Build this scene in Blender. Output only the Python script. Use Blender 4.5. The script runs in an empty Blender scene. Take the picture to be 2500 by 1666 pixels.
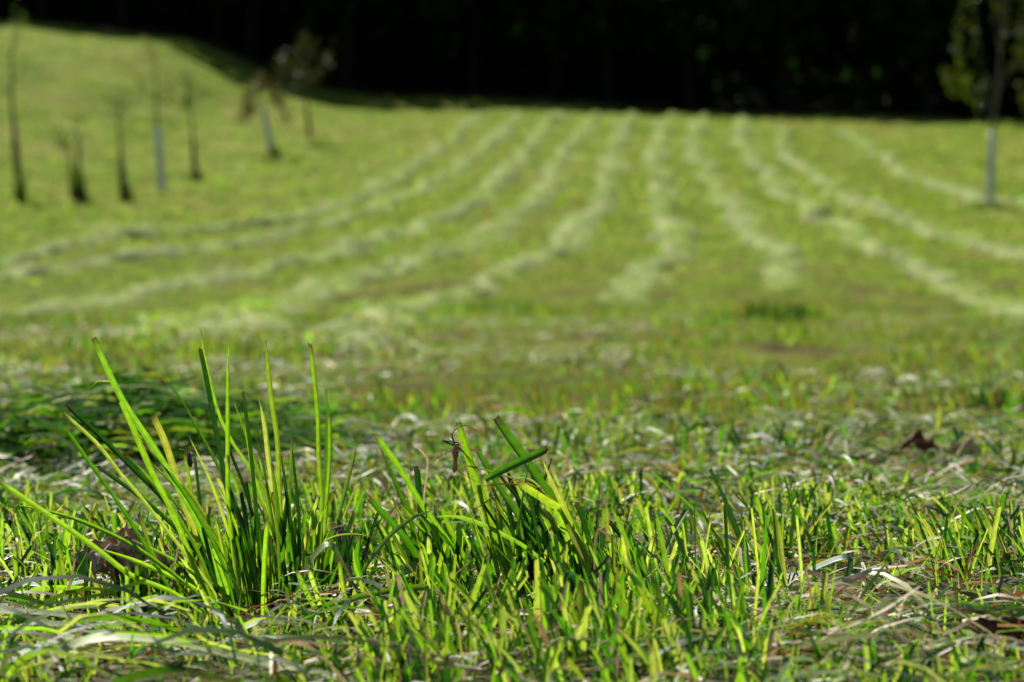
import bpy, math, random
import numpy as np
from mathutils import Vector, Matrix

# ------------------------------------------------------------------ camera, world, sun, exposure
scene = bpy.context.scene
C = scene.collection
F = 6140.0                       # focal length in pixels of the 2500 px wide photograph
EYE = 0.1766                     # camera height over the meadow
PITCH = math.atan(127.0 / F)     # the photograph's horizontal lies 127 px above its middle
cam_d = bpy.data.cameras.new("camera")
cam = bpy.data.objects.new("camera", cam_d)
C.objects.link(cam)
cam_d.sensor_width = 36.0
cam_d.lens = 36.0 * F / 2500.0
cam.location = (0, 0, EYE)
cam.rotation_euler = (math.pi / 2 - PITCH, 0, 0)
cam_d.clip_start = 0.05
cam_d.clip_end = 2000
cam_d.dof.use_dof = True
cam_d.dof.focus_distance = 1.41
cam_d.dof.aperture_fstop = 13.0
cam_d.dof.aperture_blades = 0
scene.camera = cam

SUN_AZ, SUN_EL = math.radians(-24), math.radians(47)     # azimuth from +Y, negative = to the left
SUN = Vector((math.sin(SUN_AZ) * math.cos(SUN_EL), math.cos(SUN_AZ) * math.cos(SUN_EL), math.sin(SUN_EL)))
w = bpy.data.worlds.new("World")
scene.world = w
w.use_nodes = True
nt = w.node_tree
bg = nt.nodes["Background"]
sky = nt.nodes.new("ShaderNodeTexSky")
sky.sky_type = 'NISHITA'
sky.sun_disc = False
sky.sun_elevation = SUN_EL
sky.sun_rotation = SUN_AZ
sky.altitude = 1500
sky.dust_density = 0.4
nt.links.new(sky.outputs[0], bg.inputs[0])
bg.inputs[1].default_value = 0.05
sun_d = bpy.data.lights.new("sun", 'SUN')
sun_d.energy = 5.0
sun_d.angle = math.radians(0.5)
sun_d.color = (1.0, 0.95, 0.86)
sun = bpy.data.objects.new("sun", sun_d)
C.objects.link(sun)
sun.rotation_euler = SUN.to_track_quat('Z', 'Y').to_euler()
sun.location = (-20, 40, 60)
scene.view_settings.view_transform = 'Standard'
scene.view_settings.look = 'None'
scene.view_settings.exposure = 0.80
scene.render.engine = 'CYCLES'
scene.cycles.max_bounces = 6
scene.cycles.transmission_bounces = 4
scene.cycles.sample_clamp_indirect = 6

rng = np.random.default_rng(11)
R = random.Random(5)

# ------------------------------------------------------------------ small maths
def hash2(ix, iy, s):
    h = (ix.astype(np.int64) * 374761393 + iy.astype(np.int64) * 668265263 + s * 1274126177) & 0x7fffffff
    h = ((h ^ (h >> 13)) * 1274126177) & 0x7fffffff
    return ((h ^ (h >> 16)) & 0xffff) / 65535.0

def vnoise(x, y, s=0):
    x = np.asarray(x, float); y = np.asarray(y, float)
    ix = np.floor(x); iy = np.floor(y)
    fx = x - ix; fy = y - iy
    fx = fx * fx * (3 - 2 * fx); fy = fy * fy * (3 - 2 * fy)
    a = hash2(ix, iy, s); b = hash2(ix + 1, iy, s); c = hash2(ix, iy + 1, s); d = hash2(ix + 1, iy + 1, s)
    return (a * (1 - fx) + b * fx) * (1 - fy) + (c * (1 - fx) + d * fx) * fy

def sstep(x, a, b):
    t = np.clip((np.asarray(x, float) - a) / (b - a), 0, 1)
    return t * t * (3 - 2 * t)

_d = np.linspace(-10, 420, 4301)
_z = np.interp(_d, [-10, 26, 34, 44, 63, 90, 123, 150, 200, 260, 420], [0, 0, .33, .936, 2.39, 5.3, 9.2, 12.6, 20, 33, 80])
_k = np.exp(-0.5 * (np.arange(-60, 61) / 22.0) ** 2); _k /= _k.sum()
_z = np.convolve(np.pad(_z, 60, mode='edge'), _k, 'valid')

def ground(x, d):
    """height of the meadow at x, d (metres to the right of and ahead of the camera)"""
    x = np.asarray(x, float); d = np.asarray(d, float)
    z = np.interp(d, _d, _z)
    bump = np.interp(x, [-60, -40, -23.4, -16, -13.5, -11.8, -9.4, -5, 0], [4.7, 4.5, 4.0, 3.0, 1.95, 1.15, .6, .1, 0])
    z = z + bump * sstep(d, 68, 114)
    z = z + 0.012 * (vnoise(x / .11, d / .11, 1) - .5) * (1 - sstep(d, 8, 20)) + 0.016 * (vnoise(x / .37, d / .37, 2) - .5)
    z = z + (0.030 * (vnoise(x / .17, d / .17, 13) - .5) + 0.045 * (vnoise(x / .45, d / .45, 14) - .5)) * sstep(d, 2.4, 4.5) * (1 - sstep(d, 25, 50))
    z = z + 0.07 * (vnoise(x / 1.3, d / 1.3, 3) - .5) * sstep(d, 2.6, 9)
    z = z + (0.16 * (vnoise(x / .8, d / .8, 15) - .5) + .18 * (vnoise(x / 2.1, d / 2.1, 16) - .5)) * sstep(d, 14, 32)
    z = z + 0.30 * (vnoise(x / 8, d / 8, 4) - .5) * sstep(d, 18, 60)
    return z

CP, SP = math.cos(PITCH), math.sin(PITCH)
def ray(px, py):
    u = (px - 1250.0) / F; v = (833.0 - py) / F
    return u, CP + v * SP, -SP + v * CP

def at(px, py, d):
    """the point seen at pixel (px, py) of the 2500 px photograph, d metres ahead"""
    a, b, c = ray(px, py)
    t = d / b
    return Vector((a * t, d, EYE + c * t))

def on_ground(px, py):
    a, b, c = ray(px, py)
    t = np.concatenate([np.linspace(.6, 5, 800), np.linspace(5, 260, 5200)])
    h = EYE + c * t - ground(a * t, b * t)
    k = np.argmax(h < 0)
    t = t[k]
    return Vector((a * t, b * t, float(ground(a * t, b * t))))

# ------------------------------------------------------------------ materials
def nodes_of(name):
    m = bpy.data.materials.new(name)
    m.use_nodes = True
    t = m.node_tree
    t.nodes.clear()
    out = t.nodes.new("ShaderNodeOutputMaterial")
    return m, t, out

def N(t, kind, **kw):
    n = t.nodes.new(kind)
    for k, v in kw.items():
        if k.startswith("i_"):
            n.inputs[int(k[2:]) if k[2:].isdigit() else k[2:].replace("_", " ")].default_value = v
        else:
            setattr(n, k, v)
    return n

def blade_material(name, rough=0.42, spec=0.45, veins=True):
    """grass leaf: two-sided, light shining through it, ribs along it, small blemishes"""
    m, t, out = nodes_of(name)
    L = t.links.new
    col = N(t, "ShaderNodeAttribute", attribute_name="Col")
    tr = N(t, "ShaderNodeAttribute", attribute_name="Tr")
    geo = N(t, "ShaderNodeNewGeometry")
    nz = N(t, "ShaderNodeTexNoise"); nz.inputs["Scale"].default_value = 260; nz.inputs["Detail"].default_value = 3
    L(geo.outputs["Position"], nz.inputs["Vector"])
    mr = N(t, "ShaderNodeMapRange"); mr.inputs[1].default_value = .3; mr.inputs[2].default_value = .7
    mr.inputs[3].default_value = .78; mr.inputs[4].default_value = 1.2
    L(nz.outputs[0], mr.inputs[0])
    fac = mr.outputs[0]
    bump_src = nz.outputs[0]
    if veins:
        uv = N(t, "ShaderNodeUVMap", uv_map="UVMap")
        sep = N(t, "ShaderNodeSeparateXYZ"); L(uv.outputs[0], sep.inputs[0])
        mu = N(t, "ShaderNodeMath", operation='MULTIPLY'); mu.inputs[1].default_value = 2 * math.pi * 9; L(sep.outputs[0], mu.inputs[0])
        si = N(t, "ShaderNodeMath", operation='SINE'); L(mu.outputs[0], si.inputs[0])
        ma = N(t, "ShaderNodeMath", operation='MULTIPLY_ADD'); ma.inputs[1].default_value = .13; ma.inputs[2].default_value = 1.0
        L(si.outputs[0], ma.inputs[0])
        mm = N(t, "ShaderNodeMath", operation='MULTIPLY'); L(ma.outputs[0], mm.inputs[0]); L(fac, mm.inputs[1])
        fac = mm.outputs[0]; bump_src = si.outputs[0]
    def scaled(a):
        v = N(t, "ShaderNodeVectorMath", operation='SCALE'); L(a, v.inputs[0]); L(fac, v.inputs["Scale"])
        return v.outputs[0]
    p = N(t, "ShaderNodeBsdfPrincipled")
    p.inputs["Roughness"].default_value = rough
    p.inputs["Specular IOR Level"].default_value = spec
    L(scaled(col.outputs[0]), p.inputs["Base Color"])
    tl = N(t, "ShaderNodeBsdfTranslucent"); L(scaled(tr.outputs[0]), tl.inputs["Color"])
    if veins:
        b = N(t, "ShaderNodeBump"); b.inputs["Strength"].default_value = .25; b.inputs["Distance"].default_value = .0003
        L(bump_src, b.inputs["Height"]); L(b.outputs[0], p.inputs["Normal"])
    mx = N(t, "ShaderNodeMixShader"); L(col.outputs["Alpha"], mx.inputs[0]); L(p.outputs[0], mx.inputs[1]); L(tl.outputs[0], mx.inputs[2])
    L(mx.outputs[0], out.inputs[0])
    return m

M_BLADE = blade_material("grass_leaf")
M_MASS = blade_material("grass_mass", veins=False)
M_HAY = blade_material("hay_mass", rough=.5, spec=.34, veins=False)
M_FAR = blade_material("far_grass", rough=.75, spec=.06, veins=False)
M_LEAF = blade_material("tree_leaf", rough=.55, spec=.3, veins=False)

def simple_mat(name, c0, c1, scale=8, rough=.8, bump=.4, dist=.01, spec=.3, stretch=(1, 1, 1)):
    m, t, out = nodes_of(name)
    L = t.links.new
    tc = N(t, "ShaderNodeTexCoord")
    mp = N(t, "ShaderNodeMapping"); mp.inputs["Scale"].default_value = stretch; L(tc.outputs["Object"], mp.inputs[0])
    nz = N(t, "ShaderNodeTexNoise"); nz.inputs["Scale"].default_value = scale; nz.inputs["Detail"].default_value = 6; L(mp.outputs[0], nz.inputs[0])
    cr = N(t, "ShaderNodeValToRGB"); cr.color_ramp.elements[0].position = .35; cr.color_ramp.elements[1].position = .65
    cr.color_ramp.elements[0].color = (*c0, 1); cr.color_ramp.elements[1].color = (*c1, 1); L(nz.outputs[0], cr.inputs[0])
    p = N(t, "ShaderNodeBsdfPrincipled"); p.inputs["Roughness"].default_value = rough; p.inputs["Specular IOR Level"].default_value = spec
    b = N(t, "ShaderNodeBump"); b.inputs["Strength"].default_value = bump; b.inputs["Distance"].default_value = dist
    L(nz.outputs[0], b.inputs["Height"]); L(b.outputs[0], p.inputs["Normal"])
    L(cr.outputs[0], p.inputs["Base Color"]); L(p.outputs[0], out.inputs[0])
    return m

M_BARK = simple_mat("bark", (.05, .045, .025), (.12, .105, .06), 14, .9, .8, .02, .2, (1, 1, .25))
M_FBARK = simple_mat("forest_bark", (.012, .010, .007), (.03, .024, .016), 6, .9, .8, .03, .1, (1, 1, .25))
M_GUARD = simple_mat("trunk_guard", (.40, .43, .36), (.60, .62, .54), 5, .6, .2, .01, .4, (1, 1, .3))
M_STAKE = simple_mat("stake_wood", (.09, .075, .05), (.17, .14, .09), 12, .85, .5, .01, .2, (1, 1, .2))
M_INSECT = simple_mat("insect_shell", (.26, .10, .035), (.48, .23, .10), 900, .35, .3, .0002, .6)
M_INSECTD = simple_mat("insect_dark", (.02, .011, .007), (.06, .032, .02), 900, .35, .2, .0002, .5)
M_WINDROW = simple_mat("hay_windrow", (.12, .15, .04), (.38, .40, .22), 9, .7, 1.0, .05, .4)

def wing_mat():
    m, t, out = nodes_of("insect_wing")
    L = t.links.new
    tc = N(t, "ShaderNodeTexCoord")
    nz = N(t, "ShaderNodeTexNoise"); nz.inputs["Scale"].default_value = 700; L(tc.outputs["Object"], nz.inputs[0])
    cr = N(t, "ShaderNodeValToRGB"); cr.color_ramp.elements[0].position = .45; cr.color_ramp.elements[1].position = .6
    cr.color_ramp.elements[0].color = (.25, .14, .08, 1); cr.color_ramp.elements[1].color = (.62, .5, .42, 1); L(nz.outputs[0], cr.inputs[0])
    p = N(t, "ShaderNodeBsdfPrincipled"); p.inputs["Roughness"].default_value = .25; L(cr.outputs[0], p.inputs["Base Color"])
    tl = N(t, "ShaderNodeBsdfTranslucent"); L(cr.outputs[0], tl.inputs[0])
    tp = N(t, "ShaderNodeBsdfTransparent")
    a = N(t, "ShaderNodeMixShader"); a.inputs[0].default_value = .5; L(p.outputs[0], a.inputs[1]); L(tl.outputs[0], a.inputs[2])
    b = N(t, "ShaderNodeMixShader"); b.inputs[0].default_value = .3; L(a.outputs[0], b.inputs[1]); L(tp.outputs[0], b.inputs[2])
    L(b.outputs[0], out.inputs[0])
    return m
M_WING = wing_mat()

def dead_leaf_mat(name, pale, dark):
    m, t, out = nodes_of(name)
    L = t.links.new
    tc = N(t, "ShaderNodeTexCoord")
    nz = N(t, "ShaderNodeTexNoise"); nz.inputs["Scale"].default_value = 240; nz.inputs["Detail"].default_value = 6; L(tc.outputs["Object"], nz.inputs[0])
    cr = N(t, "ShaderNodeValToRGB"); cr.color_ramp.elements[0].position = .32; cr.color_ramp.elements[1].position = .62
    cr.color_ramp.elements[0].color = (*dark, 1); cr.color_ramp.elements[1].color = (*pale, 1); L(nz.outputs[0], cr.inputs[0])
    geo = N(t, "ShaderNodeNewGeometry")
    under = N(t, "ShaderNodeMixRGB"); under.inputs[2].default_value = (dark[0] * 1.1, dark[1] * .8, dark[2] * .8, 1)
    L(geo.outputs["Backfacing"], under.inputs[0]); L(cr.outputs[0], under.inputs[1])
    p = N(t, "ShaderNodeBsdfPrincipled"); p.inputs["Roughness"].default_value = .7; p.inputs["Specular IOR Level"].default_value = .25
    b = N(t, "ShaderNodeBump"); b.inputs["Strength"].default_value = .5; b.inputs["Distance"].default_value = .0008
    L(nz.outputs[0], b.inputs["Height"]); L(b.outputs[0], p.inputs["Normal"]); L(under.outputs[0], p.inputs["Base Color"])
    tl = N(t, "ShaderNodeBsdfTranslucent"); tl.inputs[0].default_value = (dark[0] * 2, dark[1] * 1.2, dark[2] * .6, 1)
    mx = N(t, "ShaderNodeMixShader"); mx.inputs[0].default_value = .15; L(p.outputs[0], mx.inputs[1]); L(tl.outputs[0], mx.inputs[2])
    L(mx.outputs[0], out.inputs[0])
    return m
M_DEAD = dead_leaf_mat("dead_leaf", (.66, .50, .38), (.16, .07, .035))
M_DEADRED = dead_leaf_mat("dead_leaf_red", (.20, .08, .04), (.08, .025, .015))

def terrain_mat():
    m, t, out = nodes_of("meadow_ground")
    L = t.links.new
    geo = N(t, "ShaderNodeNewGeometry")
    kind = N(t, "ShaderNodeAttribute", attribute_name="Kind")     # R bare thatch, G forest floor
    sep = N(t, "ShaderNodeSeparateColor"); L(kind.outputs[0], sep.inputs[0])
    def noise(scale, detail=5, rough=.6):
        n = N(t, "ShaderNodeTexNoise"); n.inputs["Scale"].default_value = scale; n.inputs["Detail"].default_value = detail
        n.inputs["Roughness"].default_value = rough; L(geo.outputs["Position"], n.inputs["Vector"]); return n.outputs[0]
    def ramp(src, stops):
        c = N(t, "ShaderNodeValToRGB"); e = c.color_ramp.elements
        while len(e) < len(stops): e.new(.5)
        for k, (pos, colr) in enumerate(stops): e[k].position = pos; e[k].color = (*colr, 1)
        L(src, c.inputs[0]); return c.outputs[0]
    def mix(f, a, b, mode='MIX'):
        n = N(t, "ShaderNodeMixRGB", blend_type=mode)
        if isinstance(f, float): n.inputs[0].default_value = f
        else: L(f, n.inputs[0])
        L(a, n.inputs[1]); L(b, n.inputs[2]); return n.outputs[0]
    grass = ramp(noise(.75, 6, .62), [(.36, (.032, .078, .002)), (.46, (.088, .165, .005)), (.55, (.155, .21, .014)), (.63, (.30, .30, .10))])
    fine = ramp(noise(5.5, 6, .7), [(.33, (.045, .075, .003)), (.5, (.13, .18, .007)), (.66, (.25, .275, .06))])
    meadow = mix(.42, grass, fine)
    straw = ramp(noise(.22, 4, .6), [(.46, (0, 0, 0)), (.66, (1, 1, 1))])
    stc = N(t, "ShaderNodeRGB"); stc.outputs[0].default_value = (.19, .165, .04, 1)
    sm = N(t, "ShaderNodeMath", operation='MULTIPLY'); sm.inputs[1].default_value = .55; L(straw, sm.inputs[0])
    meadow = mix(sm.outputs[0], meadow, stc.outputs[0])
    patch = ramp(noise(.75, 5, .65), [(.50, (0, 0, 0)), (.62, (1, 1, 1))])
    near = N(t, "ShaderNodeMath", operation='MULTIPLY'); L(patch, near.inputs[0]); L(sep.outputs[2], near.inputs[1])
    thatch = ramp(noise(95, 7, .75), [(.34, (.020, .016, .008)), (.5, (.06, .06, .02)), (.66, (.16, .14, .06))])
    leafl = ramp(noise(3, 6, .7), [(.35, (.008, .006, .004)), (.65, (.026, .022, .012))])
    soil = ramp(noise(30, 6, .7), [(.35, (.035, .026, .010)), (.65, (.11, .085, .03))])
    meadow = mix(near.outputs[0], meadow, soil)
    c = mix(sep.outputs[0], meadow, thatch)
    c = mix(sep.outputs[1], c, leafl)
    p = N(t, "ShaderNodeBsdfPrincipled"); p.inputs["Roughness"].default_value = .9; p.inputs["Specular IOR Level"].default_value = .03
    b = N(t, "ShaderNodeBump"); b.inputs["Strength"].default_value = .8; b.inputs["Distance"].default_value = .12
    L(noise(4.5, 7, .7), b.inputs["Height"]); L(b.outputs[0], p.inputs["Normal"])
    L(c, p.inputs["Base Color"]); L(p.outputs[0], out.inputs[0])
    return m
M_GROUND = terrain_mat()

# ------------------------------------------------------------------ mesh helpers
def fast_mesh(name, verts, quads, mat, cols=None, trs=None, uvs=None, smooth=False, parent=None, origin=None):
    """one mesh object from numpy arrays; quads is (n,4) (or (n,3) triangles); cols/trs are per vertex rgba"""
    verts = np.asarray(verts, np.float32).reshape(-1, 3)
    quads = np.asarray(quads, np.int32)
    if origin is not None:
        verts = verts - np.asarray(origin, np.float32)
    me = bpy.data.meshes.new(name)
    k = quads.shape[1]; n = len(quads)
    me.vertices.add(len(verts)); me.vertices.foreach_set("co", verts.ravel())
    me.loops.add(n * k); me.loops.foreach_set("vertex_index", quads.ravel())
    me.polygons.add(n)
    me.polygons.foreach_set("loop_start", np.arange(0, n * k, k, dtype=np.int32))
    me.polygons.foreach_set("loop_total", np.full(n, k, np.int32))
    if smooth:
        me.polygons.foreach_set("use_smooth", np.ones(n, bool))
    me.update(calc_edges=True)
    for nm, arr in (("Col", cols), ("Tr", trs)):
        if arr is not None:
            a = me.attributes.new(nm, 'FLOAT_COLOR', 'POINT')
            a.data.foreach_set("color", np.asarray(arr, np.float32).ravel())
    if uvs is not None:
        u = me.uv_layers.new(name="UVMap")
        u.data.foreach_set("uv", np.asarray(uvs, np.float32)[quads.ravel()].ravel())
    me.materials.append(mat)
    o = bpy.data.objects.new(name, me)
    C.objects.link(o)
    if parent is not None:
        o.parent = parent
    elif origin is not None:
        o.location = origin
    return o

def tag(o, label=None, cat=None, group=None, kind=None):
    if label: o["label"] = label
    if cat: o["category"] = cat
    if group: o["group"] = group
    if kind: o["kind"] = kind
    return o

def thing(name, label, cat, loc, group=None):
    o = bpy.data.objects.new(name, None)
    o.empty_display_size = .05
    C.objects.link(o)
    o.location = loc
    return tag(o, label, cat, group)

def catmull(pts, n):
    pts = [Vector(p) for p in pts]
    if len(pts) == 2:
        return [pts[0].lerp(pts[1], k / (n - 1)) for k in range(n)]
    P = [pts[0] * 2 - pts[1]] + pts + [pts[-1] * 2 - pts[-2]]
    dense = []
    for i in range(1, len(P) - 2):
        for k in range(16):
            t = k / 16.0
            a, b, c, d = P[i - 1], P[i], P[i + 1], P[i + 2]
            dense.append(.5 * (2 * b + (c - a) * t + (2 * a - 5 * b + 4 * c - d) * t * t + (3 * b - a - 3 * c + d) * t ** 3))
    dense.append(pts[-1])
    s = [0]
    for a, b in zip(dense, dense[1:]): s.append(s[-1] + (b - a).length)
    out, j = [], 0
    for k in range(n):
        q = s[-1] * k / (n - 1)
        while j < len(s) - 2 and s[j + 1] < q: j += 1
        t = (q - s[j]) / max(1e-9, s[j + 1] - s[j])
        out.append(dense[j].lerp(dense[j + 1], min(1, max(0, t))))
    return out

def tube(pts, radii, sides=8, n=None, closed_tip=True):
    """verts, quads of a tapered tube along pts"""
    n = n or max(3, len(pts) * 3)
    line = catmull(pts, n)
    rad = np.interp(np.linspace(0, 1, n), np.linspace(0, 1, len(radii)), radii)
    V, Q = [], []
    up = Vector((0.3, 1, .2)).normalized()
    for i, p in enumerate(line):
        t = (line[min(i + 1, n - 1)] - line[max(i - 1, 0)]).normalized()
        if abs(t.dot(up)) > .95: up = Vector((1, .1, .3)).normalized()
        a = t.cross(up).normalized(); b = t.cross(a)
        for k in range(sides):
            g = 2 * math.pi * k / sides
            V.append(p + (a * math.cos(g) + b * math.sin(g)) * float(rad[i]))
    for i in range(n - 1):
        for k in range(sides):
            k2 = (k + 1) % sides
            Q.append((i * sides + k, i * sides + k2, (i + 1) * sides + k2, (i + 1) * sides + k))
    for base, ring in ((line[0], 0), (line[-1], (n - 1) * sides)):      # caps as fans of quads
        c = len(V); V.append(Vector(base))
        for k in range(0, sides, 2):
            Q.append((c, ring + k, ring + (k + 1) % sides, ring + (k + 2) % sides))
    return [tuple(v) for v in V], Q

class Bag:
    """collects shapes into one mesh"""
    def __init__(s): s.V, s.Q = [], []
    def add(s, V, Q):
        o = len(s.V); s.V += list(V); s.Q += [tuple(i + o for i in q) for q in Q]; return s
    def tube(s, *a, **k): return s.add(*tube(*a, **k))
    def build(s, name, mat, parent=None, origin=None, smooth=True):
        return fast_mesh(name, s.V, s.Q, mat, smooth=smooth, parent=parent, origin=origin)

# colour, colour of the light that comes through, share of it
PAL = {
    'bright': ((.060, .145, .012), (.26, .47, .014), .58),
    'yellow': ((.14, .19, .035), (.46, .58, .055), .60),
    'mid':    ((.034, .115, .009), (.10, .30, .005), .50),
    'dark':   ((.012, .056, .009), (.025, .11, .005), .42),
    'teal':   ((.05, .13, .07), (.06, .16, .04), .35),
    'gray':   ((.20, .30, .085), (.20, .34, .04), .38),
    'pale':   ((.40, .43, .17), (.34, .40, .08), .34),
    'straw':  ((.55, .50, .31), (.45, .36, .16), .28),
    'tan':    ((.40, .29, .18), (.40, .24, .09), .30),
    'brown':  ((.15, .065, .03), (.22, .08, .02), .30),
    'rust':   ((.28, .10, .02), (.50, .16, .02), .40),
    'olive':  ((.105, .125, .022), (.24, .25, .015), .45),
}

def blade_mesh(name, P3, width, pal='bright', tip='cut', roll=0.0, fold=.35, parent=None, origin=None, mat=None, n=20, twist=0.0, base_narrow=.75, seed=None):
    """a grass leaf along the points P3, tip first; 5 vertices across a V-folded section"""
    rr = random.Random(seed if seed is not None else R.random())
    L = catmull(P3, n)
    c0, t0, al = PAL[pal]
    V, Cc, Tt, UV = [], [], [], []
    length = sum((b - a).length for a, b in zip(L, L[1:]))
    eye = Vector((0, 0, EYE))
    jag = [rr.uniform(-.5, 1.0) for _ in range(5)]
    hue = (rr.uniform(.88, 1.15), rr.uniform(.92, 1.1), rr.uniform(.7, 1.3))
    br = rr.uniform(.9, 1.12)
    for i, p in enumerate(L):
        s = i / (n - 1)                                   # 0 at the tip
        t = (L[min(i + 1, n - 1)] - L[max(i - 1, 0)]).normalized()
        view = (p - eye).normalized()
        a = t.cross(view)
        a = a.normalized() if a.length > 1e-5 else Vector((1, 0, 0))
        a = Matrix.Rotation(roll + twist * s, 3, t) @ a
        nrm = t.cross(a).normalized()
        if tip == 'point': wf = min(1.0, (s / .3) ** .7) if s > 0 else 0.03
        elif tip == 'thread': wf = .16 + .84 * sstep(s * length, .005, .017)
        else: wf = min(1.0, .86 + s * 1.2)
        wf *= 1 - (1 - base_narrow) * sstep(s, .55, 1)
        for k, u in enumerate((-1, -.5, 0, .5, 1)):
            q = p + a * (u * width * .5 * wf) + nrm * (abs(u) * fold * width * .5 * wf)
            if i == 0 and tip == 'cut':
                q = q - t * (jag[k] * width * .55)
            V.append(tuple(q))
            e = 1.0
            dry = max(0.0, 1 - s * length / (.0045 if tip == 'cut' else .003)) if tip != 'none' else 0
            pl = sstep(s, .84, 1.0) * .3                  # pale yellowish foot
            col = [c0[j] * hue[j] * br for j in range(3)]; tr = [t0[j] * hue[j] * br for j in range(3)]
            foot_c, foot_t = (.26, .33, .06), (.5, .6, .08)
            if pal in ('bright', 'yellow', 'mid'):
                col = [col[j] * (1 - pl) + foot_c[j] * pl for j in range(3)]; tr = [tr[j] * (1 - pl) + foot_t[j] * pl for j in range(3)]
            if dry > 0:
                dc = (.10, .06, .025)
                col = [col[j] * (1 - dry) + dc[j] * dry for j in range(3)]; tr = [tr[j] * (1 - dry) + dc[j] * dry for j in range(3)]
            Cc.append((*col, al)); Tt.append((*tr, 1)); UV.append((u * .5 + .5, s * length))
    Q = [(i * 5 + k, i * 5 + k + 1, (i + 1) * 5 + k + 1, (i + 1) * 5 + k) for i in range(n - 1) for k in range(4)]
    return fast_mesh(name, V, Q, mat or M_BLADE, Cc, Tt, UV, smooth=False, parent=parent, origin=origin)

def px_line(pts, d0, d1, arch=0.0):
    """picture points with depth running from d0 (first) to d1 (last), as points in space"""
    s = [0]
    for a, b in zip(pts, pts[1:]): s.append(s[-1] + math.hypot(b[0] - a[0], b[1] - a[1]))
    out = []
    for q, (x, y) in zip(s, pts):
        f = q / s[-1]
        out.append(at(x, y, d0 + (d1 - d0) * f + arch * math.sin(math.pi * f)))
    return out

def to_ground(P):
    """carry the last point on in its own direction until it is in the ground"""
    a, b = P[-2], P[-1]
    g = float(ground(b.x, b.y)) - .004
    if b.z > g:
        v = (b - a).normalized()
        v.z = min(v.z, -.35)
        P = P + [b + v * ((b.z - g) / -v.z)]
    return P

# ------------------------------------------------------------------ the ground sheet
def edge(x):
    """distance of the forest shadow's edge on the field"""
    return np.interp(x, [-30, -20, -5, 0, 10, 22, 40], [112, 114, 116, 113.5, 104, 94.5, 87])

def build_ground():
    d = np.concatenate([np.linspace(-6, .5, 30), np.geomspace(.52, 400, 520)])
    u = np.linspace(-1, 1, 200)
    u = np.sign(u) * np.abs(u) ** 1.25
    hw = np.where(d < .5, 4.0, 4.0 + .62 * np.maximum(d - .5, 0))
    D, U = np.meshgrid(d, u, indexing='ij')
    X = U * hw[:, None]
    # denser columns near the camera's own strip
    X = np.where(np.abs(D) < 12, U * np.abs(U) * hw[:, None] * .6 + U * hw[:, None] * .4, X)
    Z = ground(X, D)
    V = np.stack([X, D, Z], -1).reshape(-1, 3)
    nr, nc = D.shape
    i = np.arange(nr - 1)[:, None] * nc + np.arange(nc - 1)[None]
    Q = np.stack([i, i + 1, i + nc + 1, i + nc], -1).reshape(-1, 4)
    bare = 1 - sstep(D, 2.0, 7.5)
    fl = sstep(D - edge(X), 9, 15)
    K = np.stack([bare, fl, (1 - sstep(D, 26, 48)), 0 * D + 1], -1).reshape(-1, 4)
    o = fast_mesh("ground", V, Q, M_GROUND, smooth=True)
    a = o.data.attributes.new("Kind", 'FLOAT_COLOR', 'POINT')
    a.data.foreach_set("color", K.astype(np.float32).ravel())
    tag(o, "mown meadow ground rising to the dark forest", kind="structure")
build_ground()

# ------------------------------------------------------------------ forest beyond the meadow (one mass)
GLINTS = [(1265, 80, 131, .34), (1745, 62, 126, .42), (1716, 130, 126, .32), (1762, 128, 126, .3), (2072, 180, 121, .46), (2214, 166, 119, .28),
          (1935, 152, 123, .24), (1908, 212, 123, .24), (2004, 185, 122, .22), (2140, 178, 120, .22)]

def leaf_quads(cen, size, rr, flat=0.0):
    """random leaf-like quads at the centres"""
    n = len(cen)
    a = rr.normal(size=(n, 3)); a[:, 2] *= (1 - flat); a /= np.linalg.norm(a, axis=1)[:, None]
    b = rr.normal(size=(n, 3)); b -= (a * b).sum(1)[:, None] * a; b /= np.linalg.norm(b, axis=1)[:, None]
    s = size * rr.uniform(.6, 1.4, n)
    a = a * s[:, None]; b = b * (s * .5)[:, None]
    V = np.stack([cen - a, cen - b * .9 - a * .1, cen + a, cen + b * .9 - a * .1], 1).reshape(-1, 3)
    Q = np.arange(4 * n).reshape(n, 4)
    return V, Q

def flat_cols(n, c, t, al, rr, var=.3, per=4):
    v = rr.uniform(1 - var, 1 + var, (n, 1))
    h = rr.uniform(.85, 1.15, (n, 3))
    cc = np.concatenate([np.asarray(c) * v * h, np.full((n, 1), al)], 1)
    tt = np.concatenate([np.asarray(t) * v * h, np.ones((n, 1))], 1)
    return np.repeat(cc, per, 0), np.repeat(tt, per, 0)

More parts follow.
